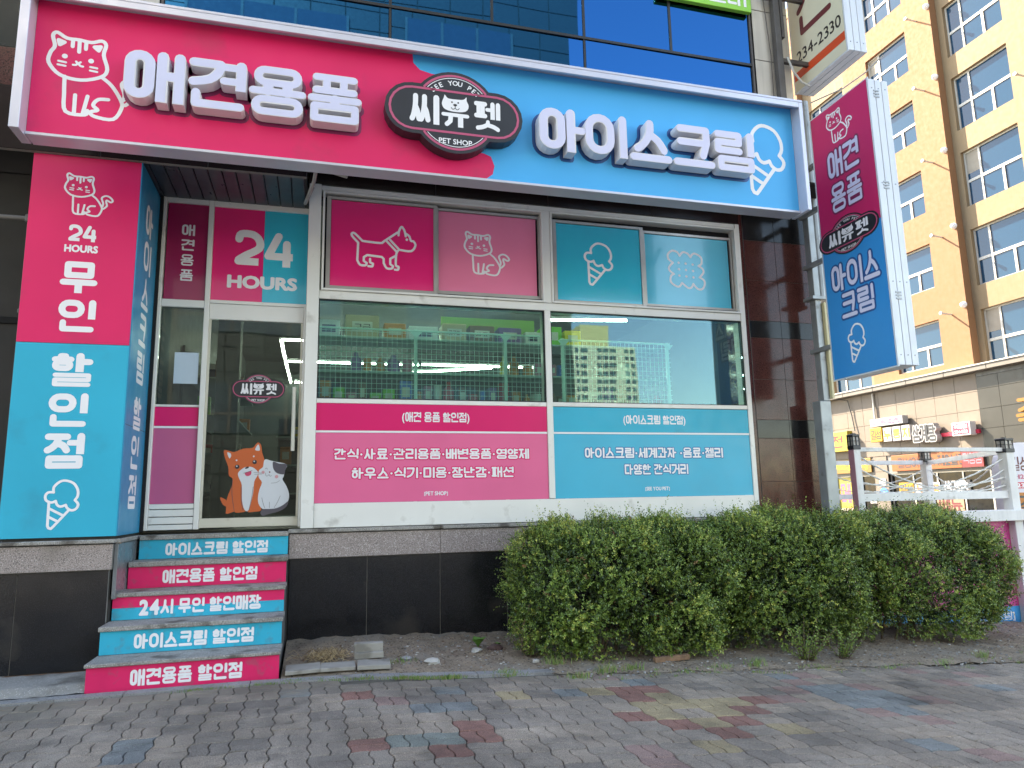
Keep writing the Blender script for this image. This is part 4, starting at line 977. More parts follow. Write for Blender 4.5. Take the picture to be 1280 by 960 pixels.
# inside seen through the door
IC = box('interior_column', mat('grey_column', (.22, .25, .25), .6, var=.05), B, -1.10, -.86, .95, 1.2, 1.1, 4.47)
SH2 = thing('shelf_unit', (-1.2, 2.6, 1.1), 'dark shelf unit of hanging packets seen through the door', 'shelf')
for z in (1.5, 1.95, 2.4, 2.85): box('shelf_board', MATS['shelf_mint'], SH2, -1.5, -.95, 1.5, 4., z-.02, z)
box('back_board', MATS['shelf_back'], SH2, -1.54, -1.51, 1.4, 4.2, 1.2, 3.2)
SH3 = thing('shelf_unit', (.4, 3.4, 1.1), 'shelf unit deeper in the shop seen through the door', 'shelf')
for z in (1.5, 1.9, 2.3): box('shelf_board', MATS['shelf_mint'], SH3, -.55, 1.9, 3.2, 3.6, z-.02, z)
box('back_board', MATS['shelf_back'], SH3, -.55, 1.9, 3.62, 3.65, 1.2, 2.6)
for i in range(34):
    c_ = rn.choice(list(cols)); 
    if i % 2: x_, y_, z = -1.4+rn.uniform(0, .3), 1.6+i*.065, rn.choice((1.5, 1.95, 2.4, 2.85))
    else: x_, y_, z = -.5+i*.068, 3.25, rn.choice((1.5, 1.9, 2.3))
    goods(x_, y_, z, rn.uniform(.10, .18), .1, rn.uniform(.14, .28), c_, '%s packet on a shelf seen through the shop door' % c_, 'packet', '%s packets seen through the door' % c_)

# ================================================================ GROUND
def G(x): return -.045*max(0., min(x, 12.)-.5)
def edge(x):                                                     # street side of the planting strip
    if x < 0: return -1.49
    if x < .85: return -1.49-.16*x/.85
    if x < 2: return -1.65
    return -1.65-.035*min(x-2, 5)
m_asph = mat('asphalt', (.085, .085, .088), .9, var=.2, vs=2, speck=((.16, .16, .16), 60, -.02), bump=.4, bs=60)
xs_ = [-150, -40, -12, .5, 4, 8, 12, 40, 150]
vs = []; fs = []
for x_ in xs_: vs += [(x_, -300, G(x_)-.09), (x_, -4, G(x_)-.09), (x_, 60, G(x_)-.09), (x_, 300, G(x_)-.09)]
for i in range(len(xs_)-1):
    for j in range(3): a = i*4+j; fs.append((a, a+4, a+5, a+1))
tag(mesh_obj('ground', vs, fs, m_asph), kind='structure')
def sheet(name, x0, x1, nx, y0f, y1f, ny, zf, m, seed=0, amp=.0, smooth=True):
    vs = []; fs = []; r2 = random.Random(seed)
    for i in range(nx+1):
        x_ = x0+(x1-x0)*i/nx; ya, yb = y0f(x_), y1f(x_)
        for j in range(ny+1):
            y_ = ya+(yb-ya)*j/ny
            vs.append((x_, y_, zf(x_, y_)+r2.uniform(-amp, amp)))
    for i in range(nx):
        for j in range(ny): a = i*(ny+1)+j; fs.append((a, a+ny+1, a+ny+2, a+1))
    return mesh_obj(name, vs, fs, m, smooth=smooth)
m_sand = mat('joint_sand', (.10, .088, .072), .95, var=.25, vs=9, bump=.3, bs=90)
PV = tag(sheet('pavement', -7, 12.4, 60, lambda x: -6.6, lambda x: -1.40, 4, lambda x, y: G(x)-.014, m_sand), kind='structure')
def paver_mat(name, col, k=1.):
    m = mat(name, col, .85, var=.22, vs=7, speck=[(tuple(min(1, c*2.1+.03) for c in col), 230, -.02), (tuple(c*.35 for c in col), 160, -.02)], bump=.55, bs=130, dirt=((.055, .05, .045), 2.6, .60, .55))
    # drifted sand near the planting strip
    n, l = m.node_tree.nodes, m.node_tree.links; b = n['Principled BSDF']
    src = b.inputs['Base Color'].links[0].from_socket
    g = n.new('ShaderNodeNewGeometry'); sp = n.new('ShaderNodeSeparateXYZ'); l.new(g.outputs['Position'], sp.inputs[0])
    mr = n.new('ShaderNodeMapRange'); mr.inputs[1].default_value = -2.35; mr.inputs[2].default_value = -1.5; mr.inputs[3].default_value = -.22; mr.inputs[4].default_value = .42; l.new(sp.outputs[1], mr.inputs[0])
    nz = n.new('ShaderNodeTexNoise'); nz.inputs['Scale'].default_value = 3.2; nz.inputs['Detail'].default_value = 9; nz.inputs['Roughness'].default_value = .7; l.new(g.outputs['Position'], nz.inputs[0])
    ad = n.new('ShaderNodeMath'); ad.operation = 'ADD'; l.new(nz.outputs[0], ad.inputs[0]); l.new(mr.outputs[0], ad.inputs[1])
    m2 = n.new('ShaderNodeMapRange'); m2.inputs[1].default_value = .55; m2.inputs[2].default_value = .80; m2.inputs[4].default_value = .75; l.new(ad.outputs[0], m2.inputs[0])
    mx = n.new('ShaderNodeMix'); mx.data_type = 'RGBA'; l.new(m2.outputs[0], mx.inputs[0]); l.new(src, mx.inputs[6]); mx.inputs[7].default_value = (.27, .23, .18, 1)
    n3 = n.new('ShaderNodeTexNoise'); n3.inputs['Scale'].default_value = .9; n3.inputs['Detail'].default_value = 7; n3.inputs['Roughness'].default_value = .65; l.new(g.outputs['Position'], n3.inputs[0])
    m3 = n.new('ShaderNodeMapRange'); m3.inputs[1].default_value = .38; m3.inputs[2].default_value = .66; m3.inputs[3].default_value = .62; m3.inputs[4].default_value = 1.12; l.new(n3.outputs[0], m3.inputs[0])
    mm = n.new('ShaderNodeMix'); mm.data_type = 'RGBA'; mm.blend_type = 'MULTIPLY'; mm.inputs[0].default_value = 1.; l.new(mx.outputs[2], mm.inputs[6]); l.new(m3.outputs[0], mm.inputs[7])
    l.new(mm.outputs[2], b.inputs['Base Color']); return m
PM = {'g': paver_mat('grey_paver', (.268, .222, .182)), 'g2': paver_mat('warm_grey_paver', (.31, .25, .198)), 'g3': paver_mat('dark_grey_paver', (.212, .178, .150)),
      'r': paver_mat('red_paver', (.25, .125, .10)), 'p': paver_mat('pink_paver', (.28, .185, .16)), 'b': paver_mat('blue_grey_paver', (.20, .21, .205)), 'n': paver_mat('green_grey_paver', (.20, .215, .19)), 'y': paver_mat('ochre_paver', (.32, .25, .15)), 'x': paver_mat('bright_red_paver', (.27, .10, .075))}
Lb = .215
def warp(x, y): return x+.0105*math.sin(2*math.pi*y/Lb), y+.0105*math.sin(2*math.pi*x/Lb)
def paver_poly(kind, n=8):
    h = Lb/2
    x0, x1, y0, y1 = {'h0': (0, Lb, 0, h), 'h1': (0, Lb, h, Lb), 'v0': (0, h, 0, Lb), 'v1': (h, Lb, 0, Lb)}[kind]
    g = .0028; x0 += g; x1 -= g; y0 += g; y1 -= g; nl = n if kind[0] == 'h' else n//2; nv = n//2 if kind[0] == 'h' else n
    p = [(x0+(x1-x0)*i/nl, y0) for i in range(nl)]+[(x1, y0+(y1-y0)*i/nv) for i in range(nv)]+[(x1-(x1-x0)*i/nl, y1) for i in range(nl)]+[(x0, y1-(y1-y0)*i/nv) for i in range(nv)]
    return [warp(*q) for q in p]
def paver_geo(kind, n):
    p = paver_poly(kind, n); cx = sum(q[0] for q in p)/len(p); cy = sum(q[1] for q in p)/len(p); N = len(p)
    def ins(k, z):
        return [((q[0]-cx)*(1-k/abs(.09)) if 0 else (q[0]-cx)*(1-k/.11*(.11/ max(.05, math.hypot(q[0]-cx, q[1]-cy)))) , (q[1]-cy)*(1-k/.11*(.11/max(.05, math.hypot(q[0]-cx, q[1]-cy)))), z) for q in p]
    a = ins(.0045, 0); b_ = [(q[0]-cx, q[1]-cy, -.005) for q in p]; c_ = [(q[0]-cx, q[1]-cy, -.016) for q in p]
    return a+b_+c_, [tuple(range(N))]+[(k*N+i, (k+1)*N+i, (k+1)*N+(i+1) % N, k*N+(i+1) % N) for k in (0, 1) for i in range(N)], (cx, cy)
centers = [(2.55, -2.72, 'y', 'r', 2.3), (3.95, -2.72, 'b', 'p', 2.2), (.62, -3.05, 'n', 'r', 1.3), (-1.0, -2.75, 'b', 'g2', .9), (6.3, -3.4, 'y', 'r', 2.2), (-.55, -3.3, 'y', 'g2', .6), (-2.1, -2.3, 'y', 'g2', 1.2)]
pr_ = random.Random(3)
def pcolor(i, j):
    x_, y_ = (i+.5)*Lb, (j+.5)*Lb
    for cx, cy, a, b_, r_ in centers:
        d = (abs(x_-cx)+abs(y_-cy))/Lb
        if d < r_: return a if pr_.random() < .93 else 'g2'
        if d < r_+1.05: return b_ if pr_.random() < .62 else 'g2'
    q = pr_.random()
    return 'g' if q < .50 else 'g2' if q < .74 else 'g3' if q < .93 else 'p' if q < .965 else 'b' if q < .985 else 'y' if q < .993 else 'r'
blocks = []
Mi = cam.matrix_world.inverted()
def proj(x_, y_, z_):
    v = Mi @ Vector((x_, y_, z_))
    if v.z > -.1: return None
    return 640+886.98*v.x/-v.z, 480-886.98*v.y/-v.z
for i in range(int(-6.8/Lb), int(12.2/Lb)):
    for j in range(int(-6.5/Lb), int(-1.3/Lb)):
        if (j+1)*Lb > edge((i+.5)*Lb)+.045: continue
        blocks.append((i, j))
vis = []; hid = []
for (i, j) in blocks:
    c_ = pcolor(i, j)
    for k in ('h0', 'h1') if (i+j) % 2 == 0 else ('v0', 'v1'):
        x_, y_ = (i+.5)*Lb, (j+.5)*Lb; q = proj(x_, y_, G(x_))
        cc = c_ if not (c_ == 'r' and pr_.random() < .03) else 'x'
        e = (i, j, k, cc)
        if q and -20 < q[0] < 1300 and q[1] < 975: vis.append((Vector((x_, y_, G(x_)))-cam.matrix_world.translation).length.__float__() if 0 else (-(q[1]), e))
        else: hid.append(e)
vis.sort(key=lambda t: t[0]); near = [e for _, e in vis[:300]]; far = [e for _, e in vis[300:]]+hid
pm = {}
for k in ('h0', 'h1', 'v0', 'v1'):
    v, f, c_ = paver_geo(k, 8); me = bpy.data.meshes.new('paver'); me.from_pydata(v, [], f); me.materials.append(PM['g']); pm[k] = (me, c_)
for (i, j, k, cc) in near:
    me, c_ = pm[k]; o = bpy.data.objects.new('paver', me); COL.objects.link(o); o.parent = PV
    o.material_slots[0].link = 'OBJECT'; o.material_slots[0].material = PM[cc]
    x_, y_ = i*Lb+c_[0], j*Lb+c_[1]
    o.location = (x_, y_, G(x_)+pr_.uniform(-.0022, .0022)); o.rotation_euler = (pr_.uniform(-.012, .012), pr_.uniform(-.012, .012)+(.045 if x_ > .5 else 0), pr_.uniform(-.008, .008))
mb = MB(); pk = list(PM); geo = {k: paver_geo(k, 4) for k in pm}
for (i, j, k, cc) in far:
    v, f, c_ = geo[k]; x0, y0 = i*Lb+c_[0], j*Lb+c_[1]; z0 = pr_.uniform(-.002, .002)
    mb.add([(a+x0, b_+y0, c+G(x0+a)+z0) for a, b_, c in v], f, pk.index(cc))
tag(mb.build('pavers', [PM[k] for k in pk], PV), kind='stuff')
# kerb stones
m_kerb = mat('kerb_granite', (.27, .265, .265), .85, var=.15, vs=5, bump=.4, bs=80, speck=((.12, .12, .12), 120, .0), dirt=((.12, .105, .09), 3., .54, .7))
x_ = -5.6
while x_ < 2.3:
    x1_ = min(x_+.86, 2.35); ya, yb = edge(x_), edge(x1_); za, zb = G(x_)+.012, G(x1_)+.012
    mb = MB(); mb.add([(x_+.003, ya+.11, za), (x_+.003, ya, za), (x1_-.003, yb, zb), (x1_-.003, yb+.11, zb), (x_+.003, ya+.11, za-.1), (x_+.003, ya, za-.1), (x1_-.003, yb, zb-.1), (x1_-.003, yb+.11, zb-.1)],
        [(0, 1, 2, 3), (1, 5, 6, 2), (0, 4, 5, 1), (2, 6, 7, 3), (3, 7, 4, 0)])
    mb.build('kerbstone', m_kerb, PV); x_ = x1_
# concrete apron at the left
def nz(x, y): return .5*math.sin(5.1*x+1.3*math.sin(3.3*y))+.3*math.sin(11.7*x+2*y)+.2*math.sin(23*y+7*x)
tag(sheet('concrete_apron', -5.6, -1.588, 90, lambda x: -1.375+.022*nz(x*2, 1), lambda x: -.80, 16, lambda x, y: .062 if y > -1.31+.02*nz(x*3, y) else .015+.02*max(0, (y+1.36))*10, m_conc, 4, .004), kind='structure')
# soil strip
m_soil = mat('dry_soil', (.245, .19, .14), .95, var=.28, vs=6, bump=.8, bs=55, speck=[((.26, .21, .15), 70, -.02), ((.05, .038, .028), 45, -.01)], dirt=((.24, .215, .18), 2.4, .55, .6))
def soil_front(x): return edge(x)+.115 if x < 1.9 else edge(x)-.10+.05*nz(x*1.7, 2)+min(.2, .2*max(0, 2.3-x))
def soil_z(x, y):
    t = (y-soil_front(x))/(-.15-soil_front(x)); return G(x)+(.004 if x < 1.9 else .005)+.07*max(0, t)**.6+.012*nz(x*3, y*3)*min(1, t*3)
soil = tag(sheet('soil', -.222, 9.4, 260, soil_front, lambda x: -.128 if x < 5.93 else .6, 30, soil_z, m_soil, 9, .005), kind='structure')

# loose things on the strip
def rock(mb, x, y, z, s, rr, mi=0, flat_=.6):
    v = []; n = 6
    for lat in (-.6, .15, .75):
        for k in range(n):
            a = 2*math.pi*k/n+rr.uniform(-.3, .3); q = s*math.cos(lat)*rr.uniform(.75, 1.15)
            v.append((x+q*math.cos(a), y+q*math.sin(a), z+s*flat_*math.sin(lat)*rr.uniform(.8, 1.2)))
    v.append((x, y, z+s*flat_)); f = []
    for l_ in (0, 1):
        for k in range(n): f.append((l_*n+k, l_*n+(k+1) % n, (l_+1)*n+(k+1) % n, (l_+1)*n+k))
    for k in range(n): f.append((2*n+k, 2*n+(k+1) % n, 3*n))
    mb.add(v, f, mi)
rr = random.Random(21)
mb = MB()
for _ in range(2600):
    x_ = rr.uniform(.2, 9); y_ = rr.uniform(soil_front(x_)-.10, -.2); s = rr.choice([.004, .005, .006, .009, .014])
    z_ = soil_z(x_, y_) if y_ > soil_front(x_) else G(x_)
    rock(mb, x_, y_, z_, s, rr, rr.choice([0, 0, 1, 2]))
tag(mb.build('gravel', [m_kerb, mat('pale_pebble', (.42, .40, .37), .8), mat('brown_pebble', (.14, .10, .07), .9)], None), kind='stuff')
mb = MB()                                                        # fallen leaves and bark chips
for _ in range(5200):
    x_ = rr.uniform(.5, 9) if rr.random() < .85 else rr.uniform(2, 6); y_ = rr.uniform(soil_front(x_)-.16, -.25); z_ = (soil_z(x_, y_) if y_ > soil_front(x_) else G(x_))+.006
    a = rr.uniform(0, 6.28); l_ = rr.uniform(.006, .016); w_ = l_*rr.uniform(.25, .6); t_ = rr.uniform(-.4, .4)*l_
    dx, dy = math.cos(a), math.sin(a)
    mb.add([(x_-dx*l_, y_-dy*l_, z_), (x_+dy*w_, y_-dx*w_, z_+.002), (x_+dx*l_, y_+dy*l_, z_+abs(t_)+.002), (x_-dy*w_, y_+dx*w_, z_+.003)], [(0, 1, 2, 3)], rr.choice([0, 1, 2]))
tag(mb.build('leaf_litter', [mat('litter_tan', (.30, .20, .11), .9), mat('litter_brown', (.15, .085, .05), .9), mat('litter_pale', (.38, .30, .20), .9)], None), kind='stuff')
def slab(x, y, w_, d_, h, rz, lab, m, z=None, cat='slab', nm='paving_slab'):
    z = soil_z(x, y)+.004 if z is None else z
    o = box(nm, m, None, x-w_/2, x+w_/2, y-d_/2, y+d_/2, z, z+h, .004, at=(x, y, z)); o.rotation_euler = (rr.uniform(-.03, .03), rr.uniform(-.03, .03), rz); return tag(o, lab, cat)
m_slab = mat('grey_slab', (.31, .29, .26), .9, var=.12, vs=8, bump=.5, bs=60, dirt=((.12, .105, .085), 5, .56, .6))
for (px, py, w_, d_, h, rz_, lab) in ((-.06, -1.25, .27, .24, .03, .02, 'grey slab lying against the bottom step'), (.21, -1.27, .27, .24, .03, -.02, 'grey slab in the middle of the three by the kerb'), (.49, -1.32, .26, .22, .035, -.06, 'grey slab furthest from the steps of the three')):
    slab(px, py, w_, d_, h, rz_, lab, m_slab)
slab(.47, -1.00, .24, .085, .115, -.05, 'broken grey block standing on the soil by the black plinth', m_slab, cat='block', nm='concrete_block')
slab(.47, -1.06, .24, .05, .05, -.05, 'lower grey brick in front of the broken block', m_slab, cat='brick', nm='grey_brick')
slab(3.05, -1.50, .34, .05, .045, .04, 'weathered timber offcut lying in front of the hedge', mat('old_wood', (.22, .13, .08), .9, var=.3, vs=20), cat='plank', nm='timber_offcut')
for x_, y_, s, lab in ((.78, -1.15, .05, 'grey stone left of the flat shard'), (.98, -1.28, .075, 'flat pale stone shard on the soil'), (1.42, -.95, .055, 'pale stone near the small green plant'), (1.62, -.85, .08, 'dark reddish stone against the black plinth'), (1.85, -1.35, .035, 'white pebble in front of the hedge'), (1.95, -1.05, .07, 'grey stone under the left end of the hedge')):
    mb = MB(); rock(mb, x_, y_, soil_z(x_, y_)+.01, s, rr, 0, .45)
    tag(mb.build('stone', mat('dark_red_stone', (.10, .06, .055), .9) if 'reddish' in lab else m_kerb if 'grey' in lab else mat('pale_pebble', (.42, .40, .37), .8), None, at=(x_, y_, 0)), lab, 'stone')
# dry straw clump
mb = MB()
for _ in range(260):
    x_, y_ = .12+rr.gauss(0, .09), -.98+rr.gauss(0, .05); z_ = soil_z(x_, y_)+rr.uniform(0, .05); a = rr.uniform(0, 6.28); l_ = rr.uniform(.05, .13)
    mb.tube([(x_, y_, z_), (x_+math.cos(a)*l_*.5, y_+math.sin(a)*l_*.5, z_+rr.uniform(.01, .06)), (x_+math.cos(a)*l_, y_+math.sin(a)*l_, z_+rr.uniform(-.01, .03))], .0016, 3, rr.choice([0, 1]), False)
tag(mb.build('dry_grass', [mat('straw', (.42, .31, .17), .9), mat('straw_dark', (.19, .13, .075), .9)], None), 'clump of dry straw beside the steps', 'dry grass', kind=None)
# weeds and grass
m_gr = [mat('grass_a', (.10, .19, .035), .6, var=.2, vs=20), mat('grass_b', (.17, .25, .06), .6), mat('grass_c', (.25, .22, .10), .7)]
mb = MB()
def tuft(x, y, n, h, sp):
    z = soil_z(x, y) if y > soil_front(x) else G(x)
    for _ in range(n):
        x_, y_ = x+rr.gauss(0, sp), y+rr.gauss(0, sp*.5); a = rr.uniform(0, 6.28); l_ = rr.uniform(.4, 1)*h; w_ = .0025
        tx, ty = math.cos(a)*l_*.6, math.sin(a)*l_*.6
        mb.add([(x_-w_, y_, z-.005), (x_+w_, y_, z-.005), (x_+tx*.5+w_*.7, y_+ty*.5, z+l_*.6), (x_+tx*.5-w_*.7, y_+ty*.5, z+l_*.6), (x_+tx, y_+ty, z+l_*.8)], [(0, 1, 2, 3), (3, 2, 4)], rr.choice([0, 0, 1, 1, 2]))
for _ in range(46): x_ = rr.uniform(-.9, 1.2); tuft(x_, edge(x_)-rr.uniform(.0, .025), 14, .03, .035)
for x_, y_, n_, h in ((1.05, -1.70, 40, .05), (1.5, -1.62, 60, .06), (1.55, -1.68, 30, .05), (2.35, -1.72, 70, .09), (2.6, -1.70, 60, .08), (2.05, -1.85, 60, .07), (3.0, -1.80, 25, .04), (3.4, -1.75, 35, .06), (3.75, -1.72, 60, .10), (4.3, -1.85, 30, .04), (4.9, -1.95, 25, .04), (5.6, -1.88, 40, .06), (6.2, -1.75, 70, .09), (6.9, -1.7, 90, .09), (7.4, -1.5, 90, .09), (7.7, -1.3, 60, .08), (.75, -1.20, 25, .05), (2.0, -1.45, 60, .09)): tuft(x_, y_, n_, h, .05)
for _ in range(60): x_ = rr.uniform(2, 8); tuft(x_, soil_front(x_)-rr.uniform(-.1, .22), 7, .03, .02)
tag(mb.build('grass', m_gr, None), kind='stuff')
def leafy(x, y, n, h, lab):
    z = soil_z(x, y); T = thing('weed_plant', (x, y, z), lab, 'plant'); mb = MB()
    for k in range(n):
        a = 6.28*k/n*2.4; l_ = h*rr.uniform(.6, 1.); d = Vector((math.cos(a)*.55, math.sin(a)*.55, .75)).normalized(); s = Vector((-math.sin(a), math.cos(a), 0)); p0 = Vector((x, y, z))
        w_ = l_*.24; mid = p0+d*l_*.6; tip = p0+d*l_+Vector((0, 0, -.15*l_))
        mb.add([p0, mid-s*w_+Vector((0, 0, .01)), tip, mid+s*w_+Vector((0, 0, .01)), mid], [(0, 1, 4), (0, 4, 3), (1, 2, 4), (4, 2, 3)], 0)
    mb.build('leaf', mat('weed_leaf', (.08, .19, .03), .5, var=.15, vs=20), T)['kind'] = 'stuff'
    MB().tube([(x, y, z-.01), (x, y, z+h*.35)], .004, 5).build('stem', m_gr[0], T)
leafy(1.47, -.80, 16, .14, 'small bright green leafy weed by the black plinth')
leafy(1.66, -.78, 9, .08, 'tiny green weed right of the bright one')

# ================================================================ HEDGE
def leafmat(name, c):
    m = mat(name, c, .42, var=.25, vs=25, spec=.45); b = m.node_tree.nodes['Principled BSDF']
    b.inputs['Subsurface Weight'].default_value = 0; return m
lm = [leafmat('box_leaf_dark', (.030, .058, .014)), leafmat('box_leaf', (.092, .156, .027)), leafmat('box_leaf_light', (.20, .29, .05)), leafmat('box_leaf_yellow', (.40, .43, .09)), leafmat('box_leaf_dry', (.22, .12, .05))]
def bush(x0, x1, y0, y1, z0, z1, label, seed, nspr, shape=2.6, right_drop=0., base_in=.12):
    rg = np.random.default_rng(seed); cx, cy = (x0+x1)/2, (y0+y1)/2
    T = thing('hedge_bush', (cx, cy, G(cx)+.03), label, 'bush', 'clipped boxwood bushes of the hedge')
    n = nspr; a, b_, c_ = (x1-x0)/2, (y1-y0)/2, (z1-z0)/2; cz = (z0+z1)/2
    d = rg.normal(size=(n*2, 3)); d = d[(d[:, 1] < .75*np.linalg.norm(d, axis=1))][:n]; n = len(d)
    # cube-ish sampling so flat faces get even cover
    q = rg.uniform(-1, 1, size=(n, 3)); fsel = rg.choice(5, n, p=[.42, .28, .10, .10, .10])
    q[fsel == 0, 1] = -1; q[fsel == 1, 2] = 1; q[fsel == 2, 0] = -1; q[fsel == 3, 0] = 1; q[fsel == 4, 1] = rg.uniform(0, 1, (fsel == 4).sum())
    r = (np.abs(q)**shape).sum(axis=1)**(1/shape); q = q/r[:, None]*1.0
    nrm = np.sign(q)*np.abs(q)**(shape-1)/np.array([a, b_, c_]); nrm /= np.linalg.norm(nrm, axis=1)[:, None]
    P = q*np.array([a, b_, c_])+np.array([cx, cy, cz])
    # undercut: narrower towards the ground
    h = (P[:, 2]-z0)/(z1-z0); f = 1-base_in*np.clip(1-h*1.9, 0, 1)
    P[:, 0] = cx+(P[:, 0]-cx)*f; P[:, 1] = cy+(P[:, 1]-cy)*(f*.5+.5*(1-1.6*base_in*np.clip(1-h*1.9, 0, 1)))
    P[:, 2] -= right_drop*np.clip((P[:, 0]-cx)/a, 0, 1)**2*h
    lump = np.sin(P[:, 0]*5.3+seed)*np.sin(P[:, 2]*6.1+P[:, 1]*4+seed*2)+.6*np.sin(P[:, 0]*12.1+P[:, 2]*9+seed*3)+.5*np.sin(P[:, 2]*15.3-P[:, 0]*7)
    off = .055*lump+rg.normal(0, .026, n)
    inner = rg.random(n) < .50; off = np.where(inner, off-rg.uniform(.04, .24, n), off)
    keep = ~((h < .25) & (rg.random(n) < .22+.60*(np.sin(P[:, 0]*4.3+seed) > .55)))
    hole = (np.sin(P[:, 0]*9.7+seed*1.7)*np.sin(P[:, 2]*10.3+seed) > .62) & (rg.random(n) < .8) & (fsel == 0)
    keep &= ~hole
    P = (P+nrm*off[:, None])[keep]; nrm = nrm[keep]; inner = inner[keep]; lump = lump[keep]; n = len(P)
    # sprigs
    K = 11; dr = nrm*.75+rg.normal(0, .55, (n, 3))+np.array([0, -.05, .42]); dr /= np.linalg.norm(dr, axis=1)[:, None]
    L = rg.uniform(.04, .10, n)*np.where(rg.random(n) < .12, 2.4, 1.)
    s1 = np.cross(dr, rg.normal(size=(n, 3))); s1 /= np.linalg.norm(s1, axis=1)[:, None]; s2 = np.cross(dr, s1)
    t = (np.arange(K)+.5)/K; ph = np.arange(K)*2.4
    base = P[:, None, :]+dr[:, None, :]*(L[:, None]*t[None, :])[:, :, None]
    sd = s1[:, None, :]*np.cos(ph)[None, :, None]+s2[:, None, :]*np.sin(ph)[None, :, None]
    ld = sd*.8+dr[:, None, :]*.6+rg.normal(0, .22, (n, K, 3)); ld /= np.linalg.norm(ld, axis=2)[:, :, None]
    wd = np.cross(ld, dr[:, None, :]+rg.normal(0, .3, (n, K, 3))); wd /= np.linalg.norm(wd, axis=2)[:, :, None]
    ll = rg.uniform(.015, .025, (n, K, 1)); lw = ll*.30
    v = np.stack([base, base+ld*ll*.5-wd*lw, base+ld*ll, base+ld*ll*.5+wd*lw], axis=2).reshape(-1, 3)
    m_ = n*K; o0 = np.array(origin(T)); v = v-o0
    me = bpy.data.meshes.new('foliage'); me.vertices.add(m_*4); me.vertices.foreach_set('co', v.astype(np.float32).ravel())
    me.loops.add(m_*4); me.loops.foreach_set('vertex_index', np.arange(m_*4, dtype=np.int32)); me.polygons.add(m_)
    me.polygons.foreach_set('loop_start', np.arange(0, m_*4, 4, dtype=np.int32))
    try: me.polygons.foreach_set('loop_total', np.full(m_, 4, dtype=np.int32))
    except Exception: pass
    tone = .5*(np.clip((P[:, 2]-z1+.22)/.22, 0, 1))+lump*.35+rg.normal(0, .60, n)+np.where(inner, -1.3, .10)  # inner leaves darkened: hedge depth shade put into colour; tone lightens near top
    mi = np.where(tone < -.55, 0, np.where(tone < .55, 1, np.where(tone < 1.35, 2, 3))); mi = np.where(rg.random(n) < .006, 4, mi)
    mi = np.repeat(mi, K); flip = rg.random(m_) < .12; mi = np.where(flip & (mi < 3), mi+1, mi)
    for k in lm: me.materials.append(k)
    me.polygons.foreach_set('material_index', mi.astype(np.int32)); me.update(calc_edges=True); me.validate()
    fo = bpy.data.objects.new('foliage', me); COL.objects.link(fo); fo.parent = T; tag(fo, kind='stuff')
    # stems
    r2 = random.Random(seed)
    mb = MB()
    for k in range(20):
        bx = cx+r2.uniform(-.8, .8)*a; by = cy+r2.uniform(-.5, .4)*b_; p = [(bx, by, G(bx)-.03)]
        for s in range(4): p.append((p[-1][0]+r2.uniform(-.13, .13), p[-1][1]+r2.uniform(-.10, .06), p[-1][2]+(z1-z0)*.19))
        mb.tube(p, [.014, .011, .009, .006, .004], 5)
        for s in range(2):
            e = p[1+s]; mb.tube([e, (e[0]+r2.uniform(-.2, .2), e[1]-r2.uniform(.02, .2), e[2]+r2.uniform(.05, .2))], [.006, .003], 4)
    tag(mb.build('stem', mat('hedge_twig', (.11, .075, .05), .9, var=.2, vs=20), T), kind='stuff')
    return T
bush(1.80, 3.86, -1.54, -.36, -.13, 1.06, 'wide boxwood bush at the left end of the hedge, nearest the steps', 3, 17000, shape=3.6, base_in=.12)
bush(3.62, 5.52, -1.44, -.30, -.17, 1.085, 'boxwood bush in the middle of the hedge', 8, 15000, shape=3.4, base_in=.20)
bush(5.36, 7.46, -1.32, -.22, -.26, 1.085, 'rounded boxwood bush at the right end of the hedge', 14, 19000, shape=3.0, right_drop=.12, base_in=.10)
def sapling(x, y, h, n, lab, seed):
    rg = random.Random(seed); z = soil_z(x, y); T = thing('young_shrub', (x, y, z), lab, 'shrub'); mb = MB(); st = MB()
    for k in range(n):
        a = rg.uniform(0, 6.28); le = rg.uniform(.5, 1)*h; d = Vector((math.cos(a)*rg.uniform(.2, .9), math.sin(a)*.5, rg.uniform(.4, 1))).normalized(); p0 = Vector((x+rg.uniform(-.04, .04), y+rg.uniform(-.04, .04), z))
        st.tube([p0, p0+d*le*.5+Vector((0, 0, .01)), p0+d*le], [.005, .003, .002], 4)
        for j in range(28):
            b_ = p0+d*le*(.08+.92*j/27); q = 2.4*j; s = d.cross(Vector((0, 0, 1))).normalized(); t_ = d.cross(s); ld = (s*math.cos(q)+t_*math.sin(q)+d*.5).normalized(); wdv = ld.cross(d).normalized(); l_ = rg.uniform(.02, .032)
            mb.add([b_, b_+ld*l_*.5-wdv*l_*.3, b_+ld*l_, b_+ld*l_*.5+wdv*l_*.3], [(0, 1, 2, 3)], rg.choice([1, 2, 2]))
    tag(mb.build('foliage', lm, T), kind='stuff'); st.build('stem', mat('hedge_twig', (.11, .075, .05), .9), T)
sapling(1.85, -1.15, .38, 16, 'low straggly shrub at the foot of the hedge beside the stones', 2)
sapling(4.35, -1.62, .42, 22, 'light green seedling shrub in front of the middle of the hedge', 5)
sapling(4.75, -1.60, .34, 16, 'small seedling shrub right of the gap below the hedge', 6)
for x_, y_, q, lab in ((1.83, -1.0, .45, 'bare brown branch sticking up at the left end of the hedge'), (5.35, -1.0, .55, 'bare branch in the dark gap between two hedge bushes')):
    z_ = soil_z(x_, y_); tag(MB().tube([(x_, y_, z_-.02), (x_+.02, y_, z_+q*.5), (x_+.09, y_-.02, z_+q)], [.016, .012, .007], 6).build('branch', mat('pale_branch', (.24, .17, .11), .9, var=.2, vs=20), None, at=(x_, y_, z_)), lab, 'branch')
